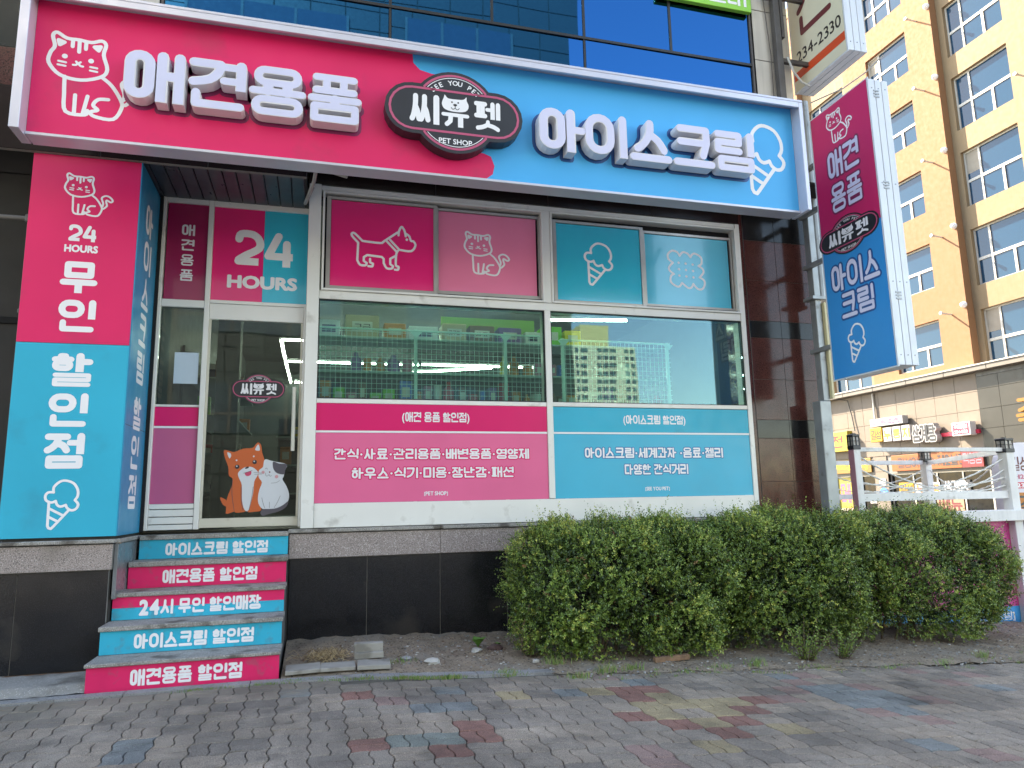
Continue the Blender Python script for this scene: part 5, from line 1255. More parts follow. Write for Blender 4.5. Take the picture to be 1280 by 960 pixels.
bx = tag(box('electric_box', mat('dark_green_box', (.02, .025, .022), .5), None, 5.02, 5.36, -.62, -.30, G(5)-.02, .80, .01, at=(5.2, -.45, 0)), 'dark box standing in the gap behind the hedge', 'box') if 0 else None

# ================================================================ TERRACE FENCE
m_wpaint = mat('white_timber_paint', (.72, .71, .70), .55, var=.08, vs=5, dirt=((.35, .32, .28), 6, .62, .6), streak=.2)
TF = thing('terrace_fence', (7.5, -.15, G(7.5)), 'white timber terrace fence with rope swags and lantern posts behind the hedge', 'fence')
Gz = G(7.5)
def post(x, y, z1, w_=.10, lantern=True, pink=False):
    p = box('post', m_wpaint, TF, x-w_/2, x+w_/2, y-w_/2, y+w_/2, Gz-.05, z1, .004)
    if pink: box('pink_side', mat('pale_pink_paint', (.55, .26, .33), .55, var=.06), p, x-w_/2-.003, x-w_/2-.0005, y-w_/2+.002, y+w_/2-.002, Gz, z1-.002)
    if lantern:
        mb = MB(); s = w_*.72
        mb.box(x-s*.8, x+s*.8, y-s*.8, y+s*.8, z1+.001, z1+.05, 0, .004); mb.box(x-s*.8, x+s*.8, y-s*.8, y+s*.8, z1+.155, z1+.185, 0, .006)
        for a in (-1, 0, 1):
            for b_ in (-1, 0, 1):
                if a or b_: mb.box(x+a*s*.68-.005, x+a*s*.68+.005, y+b_*s*.68-.005, y+b_*s*.68+.005, z1+.05, z1+.155)
        mb.box(x-s*.72, x+s*.72, y-s*.72, y+s*.72, z1+.10, z1+.107); mb.box(x-.02, x+.02, y-.02, y+.02, z1+.185, z1+.20)
        lt = mb.build('lantern', m_black, p)
        box('lantern_glass', mat('frosted_glass', (.42, .40, .38), .3), lt, x-s*.6, x+s*.6, y-s*.6, y+s*.6, z1+.052, z1+.153)
for a in ((6.31, -.20, 1.86, .095, True, True), (8.66, -.20, 1.82, .13, True, False), (10.2, 2.6, 1.85, .13, True, False), (7.9, 2.6, 1.85, .10, True, False)): post(*a)
mb = MB(); mb.box(6.36, 8.594, -.225, -.175, 1.835, 1.885, 0, .003); mb.build('rail', m_wpaint, TF)
box('rail', m_wpaint, TF, 6.36, 8.594, -.23, -.17, 1.235, 1.33, .003)
MB().beam((8.66, -.13, 1.84), (10.2, 2.53, 1.83), .06, .07).build('rail', m_wpaint, TF); MB().beam((8.66, -.13, 1.28), (10.2, 2.53, 1.26), .06, .09).build('rail', m_wpaint, TF)
MB().beam((7.96, 2.6, 1.84), (10.13, 2.6, 1.84), .06, .07).build('rail', m_wpaint, TF); MB().beam((7.96, 2.6, 1.28), (10.13, 2.6, 1.28), .06, .09).build('rail', m_wpaint, TF)
box('ledge', m_wpaint, TF, 6.2, 8.93, -.32, -.05, .955, 1.09, .006)
for a, b_, sg in (((6.36, -.2, 1.78), (8.6, -.2, 1.40), .22), ((6.36, -.2, 1.62), (8.6, -.2, 1.60), .28), ((6.36, -.2, 1.36), (8.6, -.2, 1.74), .16), ((6.36, -.2, 1.46), (8.6, -.2, 1.50), .10), ((8.66, -.12, 1.76), (10.2, 2.52, 1.45), .2), ((8.66, -.12, 1.5), (10.2, 2.52, 1.70), .25), ((8.0, 2.6, 1.75), (10.1, 2.6, 1.7), .25), ((8.0, 2.6, 1.5), (10.1, 2.6, 1.6), .2)):
    a, b_ = Vector(a), Vector(b_); pts = []
    for k in range(29):
        t = k/28; p = a.lerp(b_, t); p.z -= sg*4*t*(1-t); pts.append(p+Vector((0, 0, .004*(k % 2))))
    MB().tube(pts, [.011 if k % 2 else .008 for k in range(29)], 6).build('rope', mat('pale_rope', (.66, .65, .62), .9, var=.2, vs=40), TF)
pnl = box('lower_panel', mat('magenta_panel', (.62, .06, .27), .45, var=.05, vs=2), TF, 6.2, 8.60, -.17, -.14, -.10, .953, .0); pnl['label'] = 'pink panel with a blue strip under the white ledge'
box('blue_strip', mat('bright_blue_panel', (.02, .30, .66), .45, var=.04), pnl, 6.2, 8.60, -.175, -.14, Gz-.03, -.102)
text_at(textline('[아이스크림]', 7.75, 8.50, Gz+.055, Gz+.16, t=.13), pnl, (0, -.175, 0), EX, EZ, FRONT, m_white)
box('edge_post', m_steel, TF, 8.603, 8.63, -.19, -.12, Gz-.05, .953)
mb = MB(); mb.tube([(8.40, -.55, Gz+.02), (8.8, -.42, Gz+.02), (9.2, -.1, Gz+.03), (9.6, .5, Gz+.03)], .11, 10, caps=True)
tag(mb.build('planting_kerb', m_kerb, None, at=(8.8, -.4, Gz)), 'rounded grey kerb at the right end of the planting strip', 'kerb')
mb = MB(); mb.tube([(8.72, -.10, 1.0), (8.74, -.2, .75), (8.78, -.2, .52)], [.012, .014, .012], 6); mb.tube([(8.76, -.22, .62), (8.79, -.22, .50), (8.81, -.22, .40), (8.80, -.22, .30)], [.02, .06, .075, .03], 10)
tag(mb.build('plastic_bag', mat('white_plastic', (.55, .56, .58), .4, bump=.6, bs=30), None, at=(8.77, -.2, .4)), 'small white plastic bag tied at the end of the terrace panel', 'bag')

# ================================================================ TOTEM SIGN OF THE RESTAURANT
T = thing('totem_sign', (10.3, .9, Gz), 'white rounded-top standing sign of the restaurant behind the fence', 'sign')
prof = [(0, Gz-.02), (1.15, Gz-.02), (1.15, 1.62)]+[(1.15-.45+.45*math.cos(R(a)), 1.62+.42*math.sin(R(a))) for a in range(10, 91, 10)]+[(.45-.45*math.sin(R(a)) if 0 else .40+.40*math.cos(R(a)), 1.62+.42*math.sin(R(a))) for a in range(90, 171, 10)]+[(0, 1.62)]
mb = MB(); mb.prism(prof, (9.74, .8, 0), (1, 0, 0), (0, 0, 1), (0, .16, 0)); mb.build('sign_body', mat('pale_lilac_plastic', (.62, .60, .68), .35, var=.04), T)
tt = lambda s, a, b_, c_, d_, m_, t=.13, y=.8, **k: text_at(textline(s, 9.74+a, 9.74+b_, c_, d_, t=t), T, (0, y, 0), EX, EZ, FRONT, m_, off=.003)
m_mar = mat('maroon_print', (.13, .015, .02), .5); m_ylw = mat('yellow_print', (.78, .55, .02), .5); m_orp = mat('orange_print', (.50, .16, .01), .5)
tt('길성이', .14, .78, 1.62, 1.83, m_mar); tt('제2브랜드', .22, .75, 1.50, 1.565, m_rose)
box('red_strip', mat('red_print', (.62, .02, .06), .45), T, 9.92, 10.6, .795, .801, 1.36, 1.45); tt('234-1100', .24, .78, 1.375, 1.435, m_white, y=.795)
box('orange_square', m_orp, T, 9.94, 10.45, .793, .801, .93, 1.30); tt('길성', .26, .62, .98, 1.26, m_black, y=.793)
for ch, z in zip('누룽지', (.66, .38, .10)):
    box('black_square', m_black, T, 10.02, 10.28, .793, .801, z, z+.24); tt(ch, .31, .51, z+.03, z+.21, m_ylw, y=.793)

# ================================================================ CARS
def car(x, y, z, rz, col, lab, glassc=(.02, .025, .03)):
    T = thing('parked_car', (x, y, z), lab, 'car'); T.rotation_euler = (0, 0, rz)
    paint = mat('car_paint_'+col[0], col[1], .25, metal=.3, var=.02, coat=1.)
    L0 = -2.25; prof = [(-2.25, .35), (-2.28, .62), (-2.15, .86), (-1.35, .95), (-.62, 1.36), (-.1, 1.44), (.7, 1.42), (1.25, 1.22), (1.72, .98), (2.15, .93), (2.28, .70), (2.25, .35), (1.9, .22), (-1.9, .22)]
    def wd(zz): return .90 if zz < .9 else .90-.26*(zz-.9)/.54
    vs = []; N = len(prof)
    for s in (-1, -.86, .86, 1):
        for px, pz in prof:
            k = .97 if abs(s) == 1 else 1.
            vs.append((px*k, s*wd(pz), .22+(pz-.22)*(k if abs(s) == 1 else 1.)))
    fs = [tuple(range(N))[::-1], tuple(range(3*N, 4*N))]
    for j in range(3):
        for i in range(N): fs.append((j*N+i, j*N+(i+1) % N, (j+1)*N+(i+1) % N, (j+1)*N+i))
    o = ORG[T.name]; b_ = mesh_obj('body', [(v[0]+x, v[1]+y, v[2]+z) for v in vs], fs, paint, T, smooth=True)
    bv = b_.modifiers.new('bevel', 'BEVEL'); bv.width = .05; bv.segments = 2; bv.limit_method = 'ANGLE'
    gm = mat('car_window', glassc, .05, spec=.8, coat=1.)
    for s in (-1, 1):
        for q in ([(-1.12, .98), (-.58, 1.30), (.0, 1.36), (.0, .98)], [(.06, .98), (.06, 1.36), (.66, 1.34), (1.12, 1.16), (1.35, .98)]):
            vv = [(x+px, y+s*(wd(pz)+.012), z+pz) for px, pz in q]; mesh_obj('window', vv, [tuple(range(len(q)))[::-s]], gm, T)
    for q in ([(-1.33, .985), (-.66, 1.355)], [(1.68, 1.02), (1.28, 1.235)]):
        (xa, za), (xb, zb) = q; sx = -.015 if xa < 0 else .015
        mesh_obj('windscreen', [(x+xa+sx, y-.74, z+za+.015), (x+xa+sx, y+.74, z+za+.015), (x+xb+sx, y+.62, z+zb+.015), (x+xb+sx, y-.62, z+zb+.015)], [(0, 1, 2, 3)], gm, T)
    for wx in (-1.4, 1.38):
        for s in (-1, 1):
            mb = MB(); mb.tube([(x+wx, y+s*.70, z+.31), (x+wx, y+s*.91, z+.31)], .31, 24); w_ = mb.build('wheel', mat('tyre', (.015, .015, .015), .8), T)
            MB().tube([(x+wx, y+s*.9, z+.31), (x+wx, y+s*.92, z+.31)], .20, 16).build('rim', mat('rim', (.35, .35, .36), .3, metal=.8), w_)
    for s in (-1, 1):
        box('headlight', mat('lamp_glass', (.5, .5, .5), .1), T, x-2.27, x-2.12, y+s*.62-.18, y+s*.62+.18, z+.66, z+.80, .02)
        box('tail_light', mat('red_lamp', (.35, .01, .01), .2), T, x+2.14, x+2.29, y+s*.64-.17, y+s*.64+.17, z+.70, z+.86, .02)
    return T
car(16.2, 8.6, G(12)-.09, R(4), ('black', (.012, .012, .014)), 'black car parked behind the terrace fence')
car(17.6, 13.6, G(12)-.09, R(88), ('silver', (.45, .46, .48)), 'silver car parked in front of the restaurant')

# ================================================================ ORANGE BUILDING ACROSS THE SIDE STREET
m_ora = mat('orange_render', (.235, .118, .057), .85, var=.05, vs=.35, bump=.1, bs=20, streak=.10); m_pale = mat('pale_yellow_render', (.235, .165, .095), .85, var=.05, vs=.35, bump=.1, bs=20, streak=.12)
m_wwin = mat('white_window_frame', (.46, .44, .40), .5, var=.04); m_blwin = bpy.data.materials.new('tinted_window'); m_blwin.use_nodes = True
_b = m_blwin.node_tree.nodes['Principled BSDF']; _b.inputs['Base Color'].default_value = (.008, .040, .080, 1); _b.inputs['Roughness'].default_value = .04; _b.inputs['Specular IOR Level'].default_value = .45
m_blind = mat('window_blind', (.30, .26, .21), .8, var=.1, vs=4)
OB = thing('orange_building', (27, 10, G(12)-.09), 'tall orange and pale yellow building with white framed windows across the side street', 'building')
zg = G(12)-.12; X0 = 20.0
tops = [17.68-2.66*i for i in range(-1, 5)]
def wallcells(name, m, x_, ya, yb, za, zb, holes, th=.3):
    """wall facing -x with rectangular holes (y0,y1,z0,z1)"""
    ys = sorted({ya, yb, *[h[0] for h in holes], *[h[1] for h in holes]}); zs_ = sorted({za, zb, *[h[2] for h in holes], *[h[3] for h in holes]}); mb = MB()
    for a, b_ in zip(ys, ys[1:]):
        run = None
        for c_, d_ in zip(zs_, zs_[1:]):
            inh = any(h[0] <= a and b_ <= h[1] and h[2] <= c_ and d_ <= h[3] for h in holes)
            if not inh: mb.add([(x_, a, c_), (x_, b_, c_), (x_, b_, d_), (x_, a, d_)], [(0, 3, 2, 1)])
    for h in holes:
        y0, y1, z0, z1 = h; v = [(x_, y0, z0), (x_, y1, z0), (x_, y1, z1), (x_, y0, z1)]; v += [(x_+th, *q[1:]) for q in v]
        mb.add(v, [(0, 1, 5, 4), (1, 2, 6, 5), (2, 3, 7, 6), (3, 0, 4, 7)])
    return mb.build(name, m, OB)
def mullwin(x_, y0, y1, z0, z1, blind=0, lab=None):
    mb = MB(); w_ = .055; H = z1-z0; W = y1-y0; zt = z0+.46*H; ys = y1-.27*W
    mb.box(x_, x_+.06, y0, y0+w_, z0, z1); mb.box(x_, x_+.06, y1-w_, y1, z0, z1); mb.box(x_+.001, x_+.06, y0+w_, y1-w_, z1-w_, z1); mb.box(x_+.001, x_+.06, y0+w_, y1-w_, z0, z0+w_)
    mb.box(x_+.004, x_+.06, y0+w_, y1-w_, zt-.045, zt+.045); mb.box(x_+.002, x_+.06, ys-.035, ys+.035, z0+w_, z1-w_); ym = y0+.36*W; mb.box(x_+.002, x_+.06, ym-.04, ym+.04, z0+w_, zt-.045)
    o = mb.build('window', m_wwin, OB)
    for (a, b_, c_, d_) in ((ys+.036, y1-w_, zt+.046, z1-w_), (y0+w_, ys-.036, zt+.046, z1-w_), (ys+.036, y1-w_, z0+w_, zt-.046), (ym+.041, ys-.036, z0+w_, zt-.046), (y0+w_, ym-.041, z0+w_, zt-.046)):
        tl = rnd.uniform(-.006, .006)
        mesh_obj('pane', [(x_+.035, a, c_), (x_+.035+tl, b_, c_), (x_+.035+tl, b_, d_), (x_+.035, a, d_)], [(0, 3, 2, 1)], m_blwin, o)
    if blind: box('blind', m_blind, o, x_+.030, x_+.033, ys+.04, y1-w_-.002 if blind == 1 else y1-w_-W*.12, zt+.25*(z1-zt), z1-w_-.002)
    return o
hA = [(11.05, 12.95, t-1.55, t) for t in tops]; xr = X0+.28
wallcells('orange_wall', m_ora, X0, 9.95, 14.15, 5.2, 22.5, hA, .22)
wallcells('orange_wall', m_ora, X0, 16.9, 24.0, 5.2, 22.5, [], .2)
hB = [(7.72, 9.72, t-1.88, t) for t in tops]; hD = [(2.9, 4.9, t-1.88, t) for t in tops]; hC = [(14.55, 16.60, t-1.88, t) for t in tops]
wallcells('pale_wall', m_pale, xr, 0., 9.95, 5.2, 22.5, hB+hD, .20); wallcells('pale_wall', m_pale, xr, 14.15, 16.9, 5.2, 22.5, hC, .20)
mb = MB(); mb.add([(X0, 9.95, 5.2), (xr, 9.95, 5.2), (xr, 9.95, 22.5), (X0, 9.95, 22.5)], [(0, 1, 2, 3)]); mb.add([(X0, 14.15, 5.2), (xr, 14.15, 5.2), (xr, 14.15, 22.5), (X0, 14.15, 22.5)], [(3, 2, 1, 0)]); mb.add([(X0, 16.9, 5.2), (xr, 16.9, 5.2), (xr, 16.9, 22.5), (X0, 16.9, 22.5)], [(0, 1, 2, 3)])
mb.build('wall_reveal', m_ora, OB)
for hs, x_ in ((hA, X0+.12), (hB, xr+.12), (hC, xr+.12), (hD, xr+.12)):
    for k, (y0, y1, z0, z1) in enumerate(hs): mullwin(x_, y0, y1, z0, z1, rnd.choice([0, 1, 1]) if hs is not hC else 0)
mb = MB(); mb.box(20.6, 34, 0, 24, zg, 22.4); mb.box(19.98, 34.1, -.02, 24.1, 22.5, 23.0); mb.add([(20.3, 0, 5), (20.7, 0, 5), (20.7, 0, 22.5), (20.3, 0, 22.5)], [(0, 1, 2, 3)])
mb.build('wall', m_pale, OB)
# wall lamps on arms and small domes
for k, t in enumerate(tops):
    for yy, zz, fl in ((10.53, t+.02, 0), (7.25, t-1.45+.0, 1)):
        x_ = X0 if yy > 9.95 else xr
        T = thing('wall_lamp', (x_, yy, zz), 'bracket lamp on the %s wall, level with the %s row of windows%s' % ('orange' if yy > 9.9 else 'pale yellow', ('topmost unseen', 'topmost', 'second', 'third', 'fourth', 'lowest')[k], ''), 'lamp', 'bracket lamps on the building opposite')
        MB().tube([(x_, yy, zz), (x_-.34, yy, zz+.02)], .028, 6).build('arm', m_wwin, T)
        mb = MB(); mb.tube([(x_-.34, yy, zz+.02), (x_-.46, yy, zz+.03)], [.04, .06], 8); mb.build('lamp_head', mat('lamp_grey', (.45, .43, .40), .5), T)
    zz = t+.22; T = thing('dome_lamp', (X0, 9.99, zz), 'small white dome fitting on the orange wall above the %s row of bracket lamps' % ('topmost unseen', 'topmost', 'second', 'third', 'fourth', 'lowest')[k], 'lamp', 'dome fittings on the orange wall')
    MB().tube([(X0, 10.02, zz), (X0-.04, 10.02, zz), (X0-.10, 10.02, zz-.01), (X0-.15, 10.02, zz-.03)], [.10, .10, .08, .03], 10).build('dome', m_white, T)
# ledge between shops and flats
m_cor = mat('cornice_panel', (.14, .125, .11), .6, var=.06)
y_ = 0.
while y_ < 24: box('cornice_panel', m_cor, OB, X0-.30, X0+.35, y_+.006, min(y_+1.55, 24)-.006, 5.03, 5.19, .006); y_ += 1.55
box('cornice_cap', m_wwin, OB, X0-.33, X0+.36, 0, 24, 5.192, 5.23)
m_beige = mat('beige_stone_tile', (.155, .128, .104), .7, var=.06, vs=1.5, bump=.1, bs=40); m_gtile = mat('grey_stone_tile', (.038, .037, .033), .35, spec=.3, var=.14, vs=2)
def tilesx(name, m, ys, x_, zs_, g=.012):
    for j in range(len(zs_)-1):
        for i in range(len(ys)-1):
            d = rnd.uniform(-.003, .003); box(name, m, OB, x_+d, x_+.03+d, ys[i]+g/2, ys[i+1]-g/2, zs_[j]+g/2, zs_[j+1]-g/2)
tilesx('stone_tile', m_beige, [9.95+.82*i for i in range(15)], X0, [2.66, 3.25, 3.84, 4.43, 5.02])
tilesx('stone_tile', m_beige, [13.95, 14.60], X0+.001, [zg, .45, 1.0, 1.55, 2.1, 2.65]); tilesx('stone_tile', m_beige, [16.75, 17.6, 18.5, 19.4, 20.3, 21.2], X0+.001, [zg, .6, 1.6, 2.65])
tilesx('stone_tile', m_gtile, [1.2+1.0*i for i in range(9)]+[9.94], X0-.02, [2.0, 2.62, 3.24, 3.86, 4.48, 4.88])
box('joint_backing', m_joint, OB, X0+.035, X0+.1, 1.2, 21.2, 2.0, 5.02)
box('dark_fascia', m_black, OB, X0-.015, X0+.03, 1.2, 9.93, 4.885, 5.028)
box('shop_recess', m_dark, OB, X0+.45, X0+.5, 0, 21, zg, 2.66)
mb = MB(); 
for y0, y1 in ((9.95, 13.94), (14.61, 16.74)):
    n_ = 4 if y0 < 12 else 2
    for k in range(n_+1): yy = y0+(y1-y0)*k/n_; mb.box(X0+.12, X0+.18, yy-.03, yy+.03, zg, 2.0)
    mb.box(X0+.125, X0+.175, y0, y1, 1.96, 2.04)
mb.build('shopfront_frame', m_alu, OB)
for y0, y1 in ((9.97, 13.93), (14.63, 16.73)): box('shopfront_glass', mat('dark_shopfront', (.008, .009, .010), .12, spec=.2), OB, X0+.15, X0+.16, y0, y1, zg, 1.95)
UY = (0, -1, 0)
def wsign(name, m, y0, y1, z0, z1, lab, txt=None, tm=None, x_=X0-.30, d=.25, cat='sign', grp=None, box_=None, t=.14, outline=None):
    o = box(name, m, None, x_, x_+d, y0, y1, z0, z1, .01, at=(x_, (y0+y1)/2, z0)); tag(o, lab, cat, grp)
    if txt:
        a, b_, c_, d_ = box_ or (.08, .92, .18, .82); W = y1-y0; H = z1-z0
        text_at(textline(txt, -y1+a*W, -y1+b_*W, z0+c_*H, z0+d_*H, t=t), o, (x_, 0, 0), UY, EZ, LX, tm or m_black, off=.004, outline=outline)
    return o
m_wsg = mat('white_sign_face', (.30, .295, .30), .5, var=.03)
wsign('sign_board', m_wsg, 12.71, 14.24, 3.72, 4.0, 'long narrow white signboard with coloured lettering above the yellow box letters', '길성이 백숙 제2브랜드', m_rose, t=.12)
wsign('box_letter', mat('yellow_sign_face', (.38, .22, .008), .5), 13.72, 14.28, 3.17, 3.68, 'yellow box sign at the left of the restaurant name', '길성', m_black, grp=None, t=.13)
for i, (ch, y1, ds) in enumerate((('누', 13.66, 'left'), ('룽', 13.24, 'middle'), ('지', 12.82, 'right'))):
    wsign('box_letter', m_wsg, y1-.38, y1, 3.14-.01*i, 3.64, 'white box letter with an orange character, %s one of three' % ds, ch, m_orp, grp='white box letters of the restaurant name', t=.16)
for i, (ch, y1, ds) in enumerate((('삼', 12.35, 'left'), ('계', 12.03, 'middle'), ('탕', 11.70, 'right'))):
    s_ = 'wide black brush style channel letter, %s one of three' % ds
    po = xf(hangul(ch, .15), .30, -y1, 3.02-.01*i, .56); mb = MB(); base = []
    v, tr, bd = union(po)
    for a, b_ in bd:
        if (Vector(v[a])-Vector(v[b_])).length > 1e-5: base += stroke([v[a], v[b_]], .07, n=6)
    flat(mb, po+base, (X0-.30, 0, 0), UY, EZ, depth=(.22, 0, 0), mi=1); flat(mb, po, (X0-.304, 0, 0), UY, EZ, mi=0)
    o = mb.build('channel_letter', [m_black, m_wsg], None, at=(X0-.3, 12, 3)); tag(o, s_, 'letter', 'black channel letters of the restaurant name')
wsign('sign_box', mat('white_red_frame', (.66, .62, .62), .5), 10.10, 10.78, 3.08, 3.50, 'small red sign box with white border and number right of the restaurant name')
o = box('sign_face', MATS['red_print'], bpy.data.objects[[k for k in ORG if k.startswith('sign_box')][-1]], X0-.306, X0-.301, 10.15, 10.73, 3.12, 3.46)
text_at(textline('직영점', -10.68, -10.20, 3.30, 3.43, t=.13), o, (X0-.306, 0, 0), UY, EZ, LX, m_white, off=.003); text_at(textline('234-1100', -10.68, -10.20, 3.15, 3.25, bold=.02), o, (X0-.306, 0, 0), UY, EZ, LX, m_white, off=.003)
tag(box('mounting_bar', MATS['red_print'], None, X0-.1, X0-.02, 9.99, 11.4, 3.12, 3.24, at=(X0, 10.7, 3.1)), 'red mounting bar behind the small red sign box', 'bar')
wsign('banner_sign', mat('orange_banner', (.27, .065, .008), .5, var=.05), 9.98, 13.65, 2.08, 2.64, 'long orange banner sign with dark lettering over the restaurant door', '길성이 백숙 제2브랜드', m_black, x_=X0-.08, d=.06, t=.14)
wsign('banner_sign', mat('dark_red_banner', (.16, .01, .015), .5), 9.96, 10.75, 2.08, 2.64, 'dark red end of the banner sign by the grey tiled wall', '직영점', mat('pink_print', (.5, .15, .2), .5), x_=X0-.09, d=.009, t=.13)
wsign('sign_board', mat('yellow_board', (.33, .25, .02), .5), 15.45, 16.9, 2.95, 3.72, 'yellow signboard half hidden behind the left fence lantern', '전', m_mar, box_=(.4, .8, .2, .8))
wsign('banner_sign', mat('ochre_awning_sign', (.20, .11, .015), .5), 14.65, 16.7, 2.10, 2.64, 'brown and ochre banner over the shop left of the beige pier', '백숙', m_ylw, x_=X0-.06, d=.05)
m_pos = mat('yellow_poster', (.33, .27, .035), .5, var=.06); m_pos2 = mat('peach_poster', (.30, .19, .12), .5, var=.06)
for (y0, y1, z0, z1, m_, lab, tx, tm) in ((15.35, 16.65, .75, 1.95, m_pos, 'large yellow menu poster in the left shop window', '메뉴', m_rose), (12.95, 13.6, 1.25, 1.68, MATS['yellow_sign_face'], 'yellow window sticker left of the white ones', '길성', m_black), (12.35, 12.9, 1.22, 1.66, m_wsg, 'white window sticker beside the yellow one', '누', m_orp), (11.85, 12.30, 1.20, 1.66, m_wsg, 'second white window sticker from the yellow one', '룽', m_orp),
        (11.0, 12.05, .60, 1.28, m_pos2, 'peach coloured menu poster low in the restaurant window', '메뉴', m_mar), (14.72, 15.05, .95, 1.3, m_wsg, 'small white notice in the left shop window', None, None), (13.96+.1, 14.4, 1.55, 1.85, m_wsg, 'small white notice on the beige pier', None, None)):
    wsign('poster', m_, y0, y1, z0, z1, lab, tx, tm, x_=X0+.10 if y0 < 13.9 or y0 > 14.6 else X0-.012, d=.01, cat='poster')
o = box('window_lettering', m_black, None, X0+.105, X0+.108, 10.7, 11.8, 1.30, 1.70, at=(X0+.1, 11, 1.3)); tag(o, 'black and white brush lettering strip on the restaurant glass', 'sign')
text_at(textline('삼계탕', -11.7, -10.8, 1.33, 1.68, t=.15), o, (X0+.105, 0, 0), UY, EZ, LX, m_white, off=.003)
mb = MB(); mb.prism(circ(-14.2, 1.30, .22, 24), (X0-.02, 0, 0), UY, EZ, (.012, 0, 0)); o = tag(mb.build('round_sign', mat('blue_print', (.03, .20, .60), .5), None, at=(X0-.02, 14.2, 1.3)), 'round blue sticker on the beige pier', 'sign')
mb = MB(); flat(mb, [circ(-14.2, 1.31, .10, 14, .06)]+stroke([(-14.34, 1.27), (-14.06, 1.27)], .04), (X0-.023, 0, 0), UY, EZ); mb.build('pictogram', m_white, o)
po = xf(hangul('죽', .13), 1.0, -8.52, 3.02, .95); mb = MB(); flat(mb, po, (X0-.34, 0, 0), UY, EZ, depth=(.22, 0, 0), mi=0)
tag(mb.build('channel_letter', mat('gold_letter', (.22, .10, .012), .4, metal=.2), None, at=(X0-.3, 8.5, 3.3)), 'large golden channel letter on the grey tiled wall at the right edge', 'letter')
mb = MB(); mb.tube([(X0-.05, 14.25, 5.0), (X0-.06, 14.22, 4.0), (X0-.05, 14.2, 3.9)], .035, 8); tag(mb.build('drain_pipe', m_wwin, None, at=(X0, 14.2, 4)), 'short white pipe stub on the beige wall above the signs', 'pipe')
mb = MB(); mb.tube([(X0-.28, 15.9, 5.03), (X0-.10, 15.5, 4.9), (X0-.05, 15.4, 4.3), (X0-.06, 15.3, 3.7)], .02, 6); tag(mb.build('cable', m_black, None, at=(X0, 15.5, 4)), 'black cable hanging from the cornice of the building opposite', 'cable')
# pale building behind, seen between the signs
NB = thing('grey_building', (32, 33, zg), 'pale grey building with dark roof behind the orange building', 'building')
box('wall', mat('pale_grey_wall', (.50, .49, .47), .8, var=.05), NB, 24.5, 40, 24.4, 40, zg, 23.4); box('roof', mat('dark_roof', (.07, .065, .08), .8), NB, 24.2, 40.3, 24.1, 40.3, 23.4, 24.6, .05)

# ================================================================ STREET AND BUILDINGS BEHIND THE CAMERA (seen in the glass)
rd = tag(box('road', mat('road_asphalt', (.17, .168, .16), .9, var=.15, vs=1.2, speck=((.16, .16, .16), 50, -.02)), None, -60, 60, -18, -7.2, -.7, -.66), kind='structure')
pv2 = tag(sheet('side_road', 9.45, 19.3, 6, lambda x: -6.9, lambda x: 60, 4, lambda x, y: G(x)-.05, mat('side_road_asphalt', (.12, .12, .12), .9, var=.12, vs=1.5, speck=((.20, .20, .20), 60, -.02), bump=.3, bs=60)), kind='structure')
mb = MB(); mb.add([(11.0, -6, G(11)-.043), (11.12, -6, G(11)-.043), (11.12, 14, G(11)-.043), (11.0, 14, G(11)-.043)], [(0, 1, 2, 3)]); tag(mb.build('road_marking', mat('road_paint', (.6, .6, .58), .8, var=.15, vs=20), None), kind='structure')
def flats(name, loc, x0, x1, y0, y1, z1, m, label, cols_, pitch, base=0., wh=.55, wm=None):
    T = thing(name, loc, label, 'building'); yf = y1
    box('wall', m, T, x0, x1, y0, y1, -.7, z1)
    n = int((z1-base)/pitch)
    mbw = MB()
    for k in range(n):
        z = base+pitch*k+pitch*(1-wh)*.6
        for a, b_ in cols_:
            mbw.box(x0+a*(x1-x0), x0+b_*(x1-x0), yf-.02, yf+.03, z, z+pitch*wh)
    tag(mbw.build('window', wm or mat('far_window', (.05, .07, .09), .1, spec=.8), T), kind='stuff')
    return T
AP = flats('apartment_block', (106, -250, -.7), 93.2, 118.8, -256, -240.2, 59.4, mat('cream_apartment', (.62, .60, .46), .8, var=.05, vs=.2), 'tall cream apartment block mirrored in the right shop window', [(.02, .07), (.10, .20), (.36, .43), (.45, .54), (.56, .66), (.80, .87), (.90, .97)], 3.1)
box('penthouse', mat('yellow_penthouse', (.62, .56, .30), .8), AP, 96.7, 108.0, -252, -242, 59.4, 67.6)
m_tb = mat('grey_panel_building', (.05, .058, .06), .35, var=.06, vs=.3)
TB = thing('office_building', (-2, -30, -.7), 'grey panel clad building across the road mirrored in the blue glass', 'building')
x1_, yf = 12.1, -25.0
box('wall', mat('panel_joint', (.04, .04, .04), .8), TB, -24, x1_-.02, -36, yf-.04, -.7, 33)
mb = MB(); x_ = x1_
while x_ > -24:
    z = -.6
    while z < 33: mb.box(x_-1.57, x_-.03, yf-.038, yf, z, z+1.05); z += 1.1
    x_ -= 1.6
tag(mb.build('cladding_panel', m_tb, TB), kind='stuff')
for (a, b_) in ((3.8, 9.0), (-6., 1.0), (-16, -9)):
    for z in (4.4, 8.8, 13.2, 17.6, 22.0, 26.4, 30.5):
        mb = MB(); mb.box(a, b_, yf+.0, yf+.06, z, z+2.15); w_ = mb.build('window', mat('far_window', (.05, .07, .09), .1, spec=.8), TB)
        mb = MB()
        for k in range(4): xx = a+(b_-a)*k/3; mb.box(xx-.06, xx+.06, yf+.061, yf+.09, z, z+2.15)
        mb.box(a, b_, yf+.0605, yf+.085, z+.75, z+.87); mb.build('frame', mat('dark_window_frame', (.09, .09, .09), .6), w_)
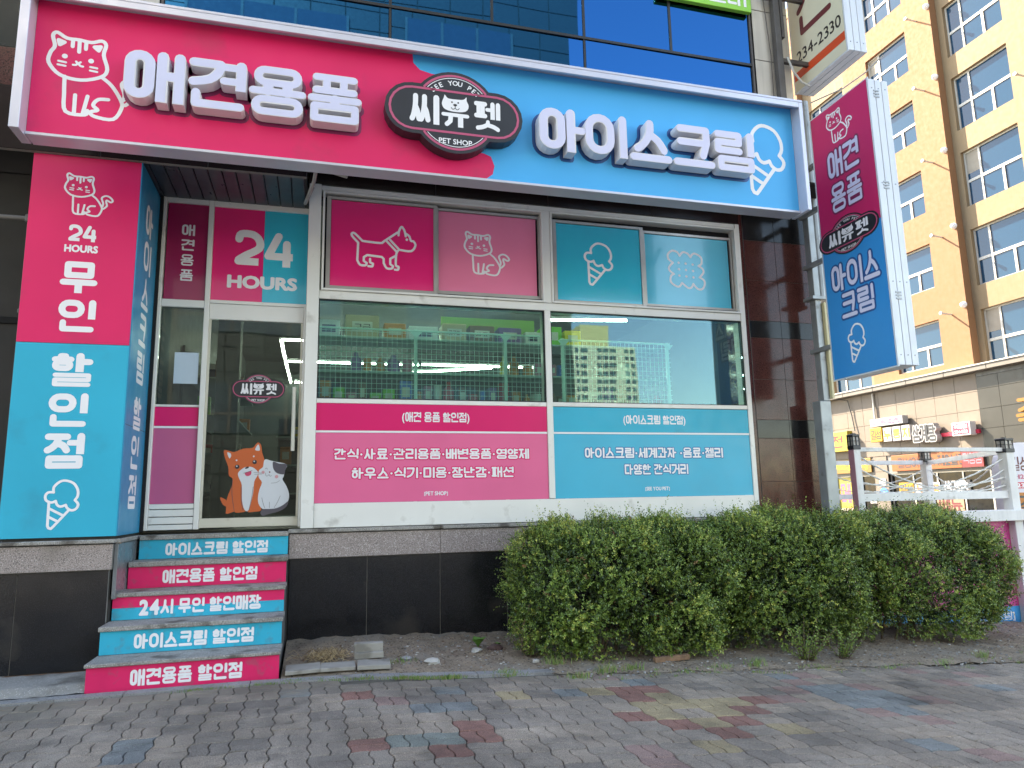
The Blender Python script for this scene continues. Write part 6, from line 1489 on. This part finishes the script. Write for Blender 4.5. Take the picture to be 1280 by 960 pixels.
T = thing('low_building', (60, -150, -.7), 'long low dark roofed building mirrored at the foot of the shop window', 'building')
mb = MB(); mb.add([(20, -120, 8.5), (110, -120, 3.0), (110, -135, 3.0), (20, -135, 8.5)], [(0, 1, 2, 3)]); mb.box(20, 110, -135, -120.1, -.7, 2.9); mb.build('roof', mat('brown_roof', (.12, .09, .06), .8), T)
def roundtree(x, y, h, r_, lab, seed):
    rg = random.Random(seed); T = thing('round_tree', (x, y, -.6), lab, 'tree'); MB().tube([(x, y, -.7), (x+.1, y, h*.5), (x, y+.1, h*.8)], [.25, .18, .08], 8).build('trunk', mat('bark', (.09, .07, .05), .9), T)
    mb = MB()
    for _ in range(2600):
        d = Vector((rg.gauss(0, 1), rg.gauss(0, 1), rg.gauss(0, .8))).normalized()*r_*rg.uniform(.55, 1.05); c_ = Vector((x, y, h))+d; s = rg.uniform(.12, .28)
        a, b_ = Vector((rg.gauss(0, 1), rg.gauss(0, 1), rg.gauss(0, 1))).normalized(), Vector((rg.gauss(0, 1), rg.gauss(0, 1), rg.gauss(0, 1))).normalized()
        mb.add([c_, c_+a*s, c_+b_*s], [(0, 1, 2)], rg.choice([0, 1, 1, 2]))
    tag(mb.build('crown', lm[:3], T), kind='stuff')
roundtree(19, -42, 5.0, 2.6, 'street tree across the road mirrored low in the right window', 4)
roundtree(-9, -19.5, 4.4, 2.4, 'street tree in front of the grey panel building, mirrored in the side window', 5)

# ================================================================ labels that single out alike things by their place
bpy.context.view_layer.update()
ordw = ['first', 'second', 'third', 'fourth', 'fifth', 'sixth', 'seventh', 'eighth', 'ninth', 'tenth', 'eleventh', 'twelfth']
byl = {}
for o in bpy.data.objects:
    if o.parent is None and o.get('group') and o.get('label'): byl.setdefault(o['label'], []).append(o)
for lab, os_ in byl.items():
    if len(os_) < 2: continue
    def key(o):
        q = proj(*o.matrix_world.translation); return q[0] if q else 9999
    os_.sort(key=key)
    for k, o in enumerate(os_):
        o['label'] = '%s %s, counted from the left' % (ordw[min(k, 11)], lab)
